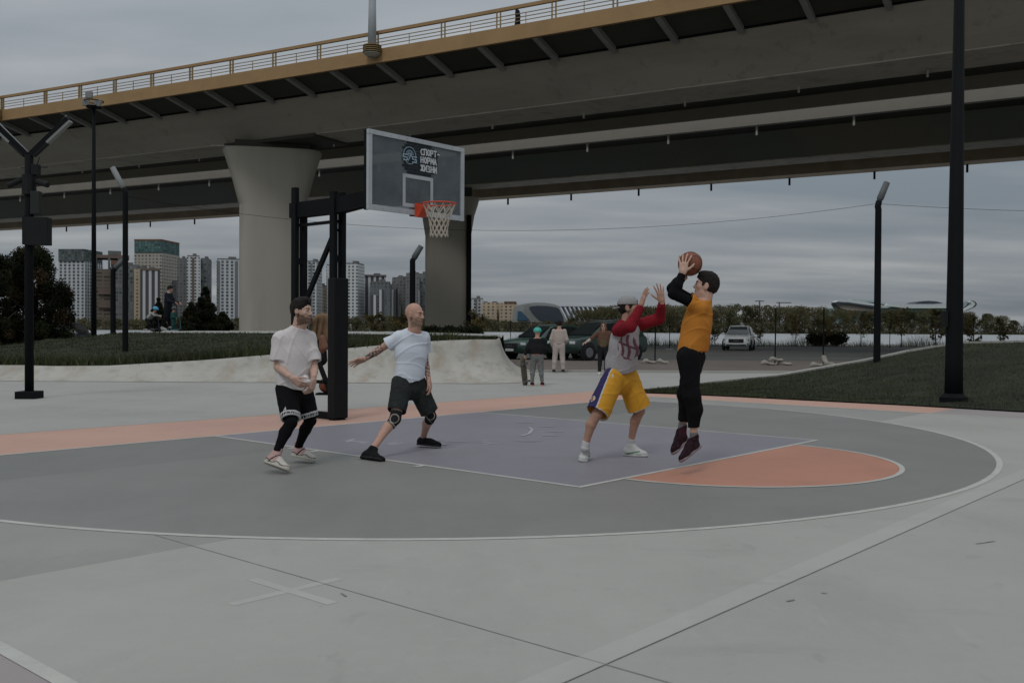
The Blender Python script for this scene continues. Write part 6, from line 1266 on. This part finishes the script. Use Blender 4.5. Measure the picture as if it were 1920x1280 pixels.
# man in beige tracksuit seen from behind
root = gd(1048, 699); J, W, f_, r, k = simple_pose(31, 0, 0, 1.68, (.1, 1.)); J['elL'] = W(-.27, -.03, 1.13); J['wrL'] = W(-.23, .03, .90); J['wrR'] = W(.20, .16, 1.0); J['elR'] = W(.26, -.02, 1.12); J['anL'] = W(-.17, 0, .09); J['anR'] = W(.14, 0, .09); J['knL'] = W(-.14, .02, .5)
hc = W(0, .03, 1.635); Fm = frame(f_+np.array([0, 0, -.25]))
t, d = person('dark-haired person in a beige tracksuit standing with back to the camera', root, J, SK2, (hc, Fm), ((J['wrL'], (.1, 0, -1), (.9, 0, 0), f_, dict(s=.95, curl=(.6, .6, .6, .6))),), s=k, h=.013, hh=.009)
M_bg = cloth('beige fleece', (.44, .37, .33), .05, 6); dress(t, J, d, M_bg, cloth('beige trousers', (.45, .385, .36), .05, 6), k, loose=1.12, hem=.04, shoesm=cloth('black canvas shoe', (.03, .03, .03)), f_=f_, r1=.085, rt=.075, h=.013)
hair_cap(t, hc, Fm, M_hair, thick=.014, line=.04, s=k)
# long-haired girl with bent arms
root = gd(1131, 703); J, W, f_, r, k = simple_pose(30.4, 0, 0, 1.62, (-.15, -1.)); J['elL'] = W(.0, 0, 0)
J['elR'] = W(.38, .04, 1.22); J['wrR'] = W(.56, .14, 1.10); J['elL'] = W(-.33, .02, 1.20); J['wrL'] = W(-.30, .24, 1.08); J['anL'] = W(-.08, .0, .09); J['anR'] = W(.12, .12, .09)
hc = W(0, .03, 1.63); Fm = frame(f_)
t, d = person('long-haired girl in sunglasses, brown sweatshirt and black trousers with bent arms', root, J, SK2, (hc, Fm), ((J['wrR'], (-.8, -.4, -.3), (0, 0, -1), (0, -1, 0), dict(s=.95, curl=(.3, .3, .3, .3))), (J['wrL'], (-.3, -.8, -.3), (0, 0, -1), (-1, 0, 0), dict(s=.95, curl=(.3, .3, .3, .3)))), s=k, h=.013, hh=.009)
M_bwn = cloth('rusty brown sweatshirt', (.13, .072, .05), .2, 20); M_cuff = cloth('pale cuffs', (.46, .40, .34)); M_grp = cloth('olive print', (.12, .13, .07))
def gmi(C, Nn):
    mi = np.zeros(len(C), int)
    for q in 'LR': mi[np.linalg.norm(C-J['wr'+q], axis=1) < .15] = 1
    q = C-d['ch']; mi[(np.abs(q[:, 0]) < .10) & (q[:, 2] < -.22) & (q[:, 2] > -.40) & (Nn[:, 1] < -.2) & (np.sin(q[:, 0]*60)*np.sin(q[:, 2]*50) > 0)] = 2; return mi
dress(t, J, d, None, cloth('black trousers', (.02, .02, .022)), k, loose=1.12, hem=.0, shoesm=M_wsh, f_=f_, r1=.072, rt=.06, h=.013, topname='sweatshirt', topmif=gmi, topmats=[M_bwn, M_cuff, M_grp])
M_lh = mat('long brown hair', (.10, .05, .03), .7, .25, 30, .6, 60)
V, F = solid([([Ell(hc+Fm[2]*.03-Fm[1]*.02, (.09, .10, .10), Fm, .02), Cap(hc+Fm[0]*.07-Fm[1]*.02, hc+Fm[0]*.10-Fm[2]*.36+Fm[1]*.05, .035, .03, k=.03), Cap(hc-Fm[0]*.07-Fm[1]*.02, hc-Fm[0]*.10-Fm[2]*.36+Fm[1]*.05, .035, .03, k=.03)], [], 0, [Ell(hc+Fm[1]*.09-Fm[2]*.02, (.055, .07, .085), Fm, .01)])], .008, folds(.005, (0, 0, 1), 60)); mesh_of('hair', V, F, M_lh, t)
mb = MB()
for sg in (-1, 1): c = hc+Fm[0]*sg*.032*k+Fm[1]*.088*k+Fm[2]*.006; mb.lathe(c, [(.024, 0), (.022, .006)], 12, axis=tuple(Fm[1]))
mb.build('sunglasses', M_cg, t)
# man pushing off on a kick scooter, seen from the side, and two small riders
def scooter(label, base, L, Hh, col, ry=0.):
    t = thing('kick_scooter', label, 'scooter', base, ry); m = mat('scooter '+label[:12], col, .5, .1, 5)
    mb = MB(); mb.box((0, 0, .09*L), (L*.62, .10, .03)); mb.build('deck', m, t, bevel=.008)
    mb = MB(); mb.tube([(L*.33, 0, .1*L), (L*.43, 0, .17*L), (L*.36, 0, Hh)], .018, 8); mb.build('stem', m, t)
    mb = MB(); mb.tube([(L*.36, -.2, Hh), (L*.36, .2, Hh)], .014, 8); mb.build('handlebar', M_trim, t)
    for x in (-.40*L, .45*L): mb = MB(); mb.lathe((x, -.02, .09*L), [(.09*L, 0), (.09*L, .04)], 18, axis=(0, 1, 0)); mb.build('wheel', M_tyre, t)
    return t
Y = 37.0; zb = at(313, 619, Y)[2]; root = np.array([at(313, 619, Y)[0], Y, zb]); J, W, f_, r, k = simple_pose(Y, 0, 0, 1.74, (1., -.1), lean=.05, stride=.04)
J['elR'] = W(.24, .12, 1.14); J['wrR'] = W(.2, .38, 1.08); J['elL'] = W(-.24, .10, 1.14); J['wrL'] = W(-.2, .36, 1.08); J['anR'] = W(.10, -.16, .13); J['knR'] = W(.1, -.02, .52); J['anL'] = W(-.1, .06, .13)
for q in 'LR': J['an'+q] = J['an'+q]
hc = W(0, .06, 1.62); Fm = frame((1, -.1, -.35))
t, d = person('man in dark clothes with a pale collar riding a scooter on the lawn ridge', root, J, SK2, (hc, Fm), ((J['wrR'], (.9, 0, -.3), (0, 0, -1), (0, 1, 0), dict(s=.95, curl=(.9, .9, .9, .9))), (J['wrL'], (.9, 0, -.3), (0, 0, -1), (0, -1, 0), dict(s=.95, curl=(.9, .9, .9, .9)))), s=k, h=.014, hh=.010)
M_nv = cloth('navy black jacket', (.018, .02, .028), .1, 8); dress(t, J, d, M_nv, cloth('black jeans', (.016, .016, .02)), k, loose=1.12, hem=-.03, shoesm=M_wsh, f_=f_, r1=.085, rt=.07, h=.014)
hair_cap(t, hc, Fm, M_hair, thick=.014, line=.045, s=k)
V, F = solid([([Cap(J['neck']-np.array([0, 0, .02]), J['neck']+np.array([0, 0, .03]), .085, .075, k=.01)], [(J['neck']+np.array([0, 0, .025]), (0, 0, 1)), (J['neck']-np.array([0, 0, .03]), (0, 0, -1))], 0, [])], .010); mesh_of('collar', V, F, cloth('pale collar', (.42, .40, .37)), t)
scooter('black kick scooter under the man on the lawn ridge', root+np.array([.02, 0, 0]), .95, 1.02, (.03, .03, .03))
# crouching child with blue helmet
Y = 36.6; zb = at(283, 620, Y)[2]; root = np.array([at(281, 620, Y)[0], Y, zb]); J, W, f_, r, k = simple_pose(Y, 0, 0, 1.12, (1., -.15))
J.update(neck=W(0, .26, 1.08), shL=W(-.16, .22, 1.04), shR=W(.16, .22, 1.04), elL=W(-.2, .42, .92), elR=W(.2, .42, .92), wrL=W(-.16, .68, .90), wrR=W(.16, .68, .90), hipL=W(-.09, -.12, .70), hipR=W(.09, -.12, .70), knL=W(-.11, .22, .48), knR=W(.11, .05, .40), anL=W(-.11, .05, .12), anR=W(.11, -.28, .10))
hc = W(0, .36, 1.27); Fm = frame((1, -.15, -.3))
t, d = person('crouching child in a bright blue helmet and grey top on a small scooter', root, J, SK2, (hc, Fm), ((J['wrR'], (.9, 0, -.3), (0, 0, -1), (0, 1, 0), dict(s=.7, curl=(.9, .9, .9, .9))),), s=k*.95, h=.012, hh=.009)
dress(t, J, d, cloth('light grey sweater', (.30, .31, .30), .1, 9), cloth('dark child trousers', (.02, .02, .02)), k, loose=1.1, hem=.0, shoesm=cloth('grey child shoe', (.32, .32, .32)), f_=f_, r1=.08, rt=.06, h=.012)
V, F = solid([([Ell(hc+Fm[2]*.035, (.098, .118, .092), Fm, .01)], [(hc+Fm[2]*.005, -Fm[2])], 0, [])], .009); mesh_of('helmet', V, F, mat('sky blue helmet shell', (.07, .32, .50), .35, .06, 4), t)
scooter('small scooter under the child in the blue helmet', root+np.array([.08, 0, 0]), .62, .60, (.03, .04, .05))
# toddler in teal on a balance scooter
Y = 36.4; zb = at(328, 620, Y)[2]; root = np.array([at(325, 620, Y)[0], Y, zb]); J, W, f_, r, k = simple_pose(Y, 0, 0, .86, (1., -.2))
J['wrL'] = W(-.2, .42, 1.0); J['wrR'] = W(.2, .42, 1.0); J['elL'] = W(-.26, .16, 1.08); J['elR'] = W(.26, .16, 1.08); hc = W(0, .06, 1.66); Fm = frame((1, -.2, -.2))
t, d = person('toddler in a teal overall and dark helmet in front of the scooter man', root, J, SK2, (hc, Fm), (), s=k*1.1, h=.011, hh=.009)
M_tl2 = cloth('teal overall', (.025, .08, .07), .1, 8); dress(t, J, d, M_tl2, M_tl2, k*1.12, loose=1.15, hem=.0, shoesm=cloth('blue child shoe', (.05, .10, .16)), f_=f_, r1=.09, rt=.07, h=.011)
V, F = solid([([Ell(hc+Fm[2]*.03, (.092, .108, .088), Fm, .01)], [(hc, -Fm[2])], 0, [])], .009); mesh_of('helmet', V, F, mat('dark helmet shell', (.05, .055, .06), .35, .1, 4), t)
scooter('tiny scooter ridden by the toddler in teal', root+np.array([.06, 0, 0]), .5, .50, (.04, .14, .12))
# pedestrian on the bridge
pb = bp(9.24+.55, 1.6, .0); root = np.array(pb); J, W, f_, r, k = simple_pose(60, 0, 0, 1.8, (-.8, .35), lean=.04, stride=.14); J['anL'][2] = .09; hc = W(0, .08, 1.63); Fm = frame((-.8, .35, -.25))
t, d = person('lone pedestrian in a black jacket walking behind the bridge railing', root, J, SK3, (hc, Fm), (), s=k, h=.018, hh=.012)
dress(t, J, d, M_nv, cloth('dark grey trousers', (.03, .03, .035)), k, loose=1.15, hem=-.05, shoesm=M_sh2, f_=f_, r1=.085, rt=.07, h=.018, sole=M_sole2)
hair_cap(t, hc, Fm, M_hair, thick=.012, line=.045, s=k)
# ------------------------------------------------------------------ things left on the hoop frame
hx = lambda x, y, z: ct(x, y, z)
# brown jacket thrown over the brace
base = at(600, 588, 15.45); V = []; nA, nB = 26, 22; W0, W1 = at(587, 600, 15.3), at(618, 600, 15.3)
for i in range(nA+1):
    for j in range(nB+1):
        s_ = i/nA; tt = j/nB; x = W0[0]+(W1[0]-W0[0])*s_-.03*math.sin(s_*3)*tt; fold = .026*math.sin(s_*17+tt*2)*min(1, tt*3); drop = abs(tt-.18); z = at(600, 588, 15.3)[2]-.03*(s_-.6)**2*8-(tt-.18)*.50 if tt > .18 else at(600, 588, 15.3)[2]-.03*(s_-.6)**2*8-(.18-tt)*.9
        V.append((x, 15.3-.02+fold-(.05 if tt > .18 else -.05)*min(1, abs(tt-.18)*8), z+.01*math.sin(s_*23)*tt))
Fj = [(i*(nB+1)+j, (i+1)*(nB+1)+j, (i+1)*(nB+1)+j+1, i*(nB+1)+j+1) for i in range(nA) for j in range(nB)]
jk = obj('jacket', V, Fj, cloth('tan brown cotton', (.25, .165, .10), .12, 9), smooth=True); md = jk.modifiers.new('thick', 'SOLIDIFY'); md.thickness = .012; tag(jk, 'tan brown jacket draped over the hoop brace beside the padded post', 'jacket')
c = at(603, 650, 15.2); c = at(604, 648, 15.15); V, F = solid([([Ell(c, (.055, .05, .13), k=.02), Cap(c+np.array([.0, 0, .12]), c+np.array([.04, 0, -.02]), .05, .06, k=.03)], [], 0, [])], .009, folds(.006, (0, 0, 1), 40)); o = mesh_of('cloth_bag', V, F, cloth('terracotta cloth', (.24, .13, .09), .2, 12), None); tag(o, 'terracotta cloth bundle hanging below the tan jacket', 'cloth bundle')
c = at(599, 655, 15.42); t = thing('backpack', 'black backpack hanging from the hoop frame behind the bearded man', 'backpack', c)
V, F = solid([([Cap((-.02, 0, -.16), (-.02, 0, .16), .15, .12, (1, 0, 0), .62, .03), Cap((-.0, -.09, -.16), (0, -.09, -.02), .10, .09, (1, 0, 0), .5, .03)], [], 0, [])], .009, folds(.006, (0, 0, 1), 26)); mesh_of('bag', V, F, cloth('black nylon', (.016, .017, .018), .2, 9), t)
for sx in (-.07, .06): mb = MB(); mb.tube([(sx, -.09, .22), (sx*1.4, -.13, .08), (sx*1.3, -.12, -.14)], .012, 6); mb.build('strap', M_trim, t)
mb = MB(); mb.tube([(-.03, 0, .24), (0, 0, .33), (.03, 0, .24)], .01, 6); mb.build('top_loop', M_trim, t)
ball('basketball', 'spare reddish basketball resting on the frame bar behind the padded post', tuple(at(612, 722, 15.3)), .119, rot=(.2, .9, .1))
mb = MB(); bpz = at(612, 722, 15.3); mb.box((bpz[0], bpz[1], bpz[2]-.135), (.3, .25, .03)); o = mb.build('ball_tray', M_hoop); tag(o, 'small black shelf on the hoop frame carrying the spare ball', 'shelf')
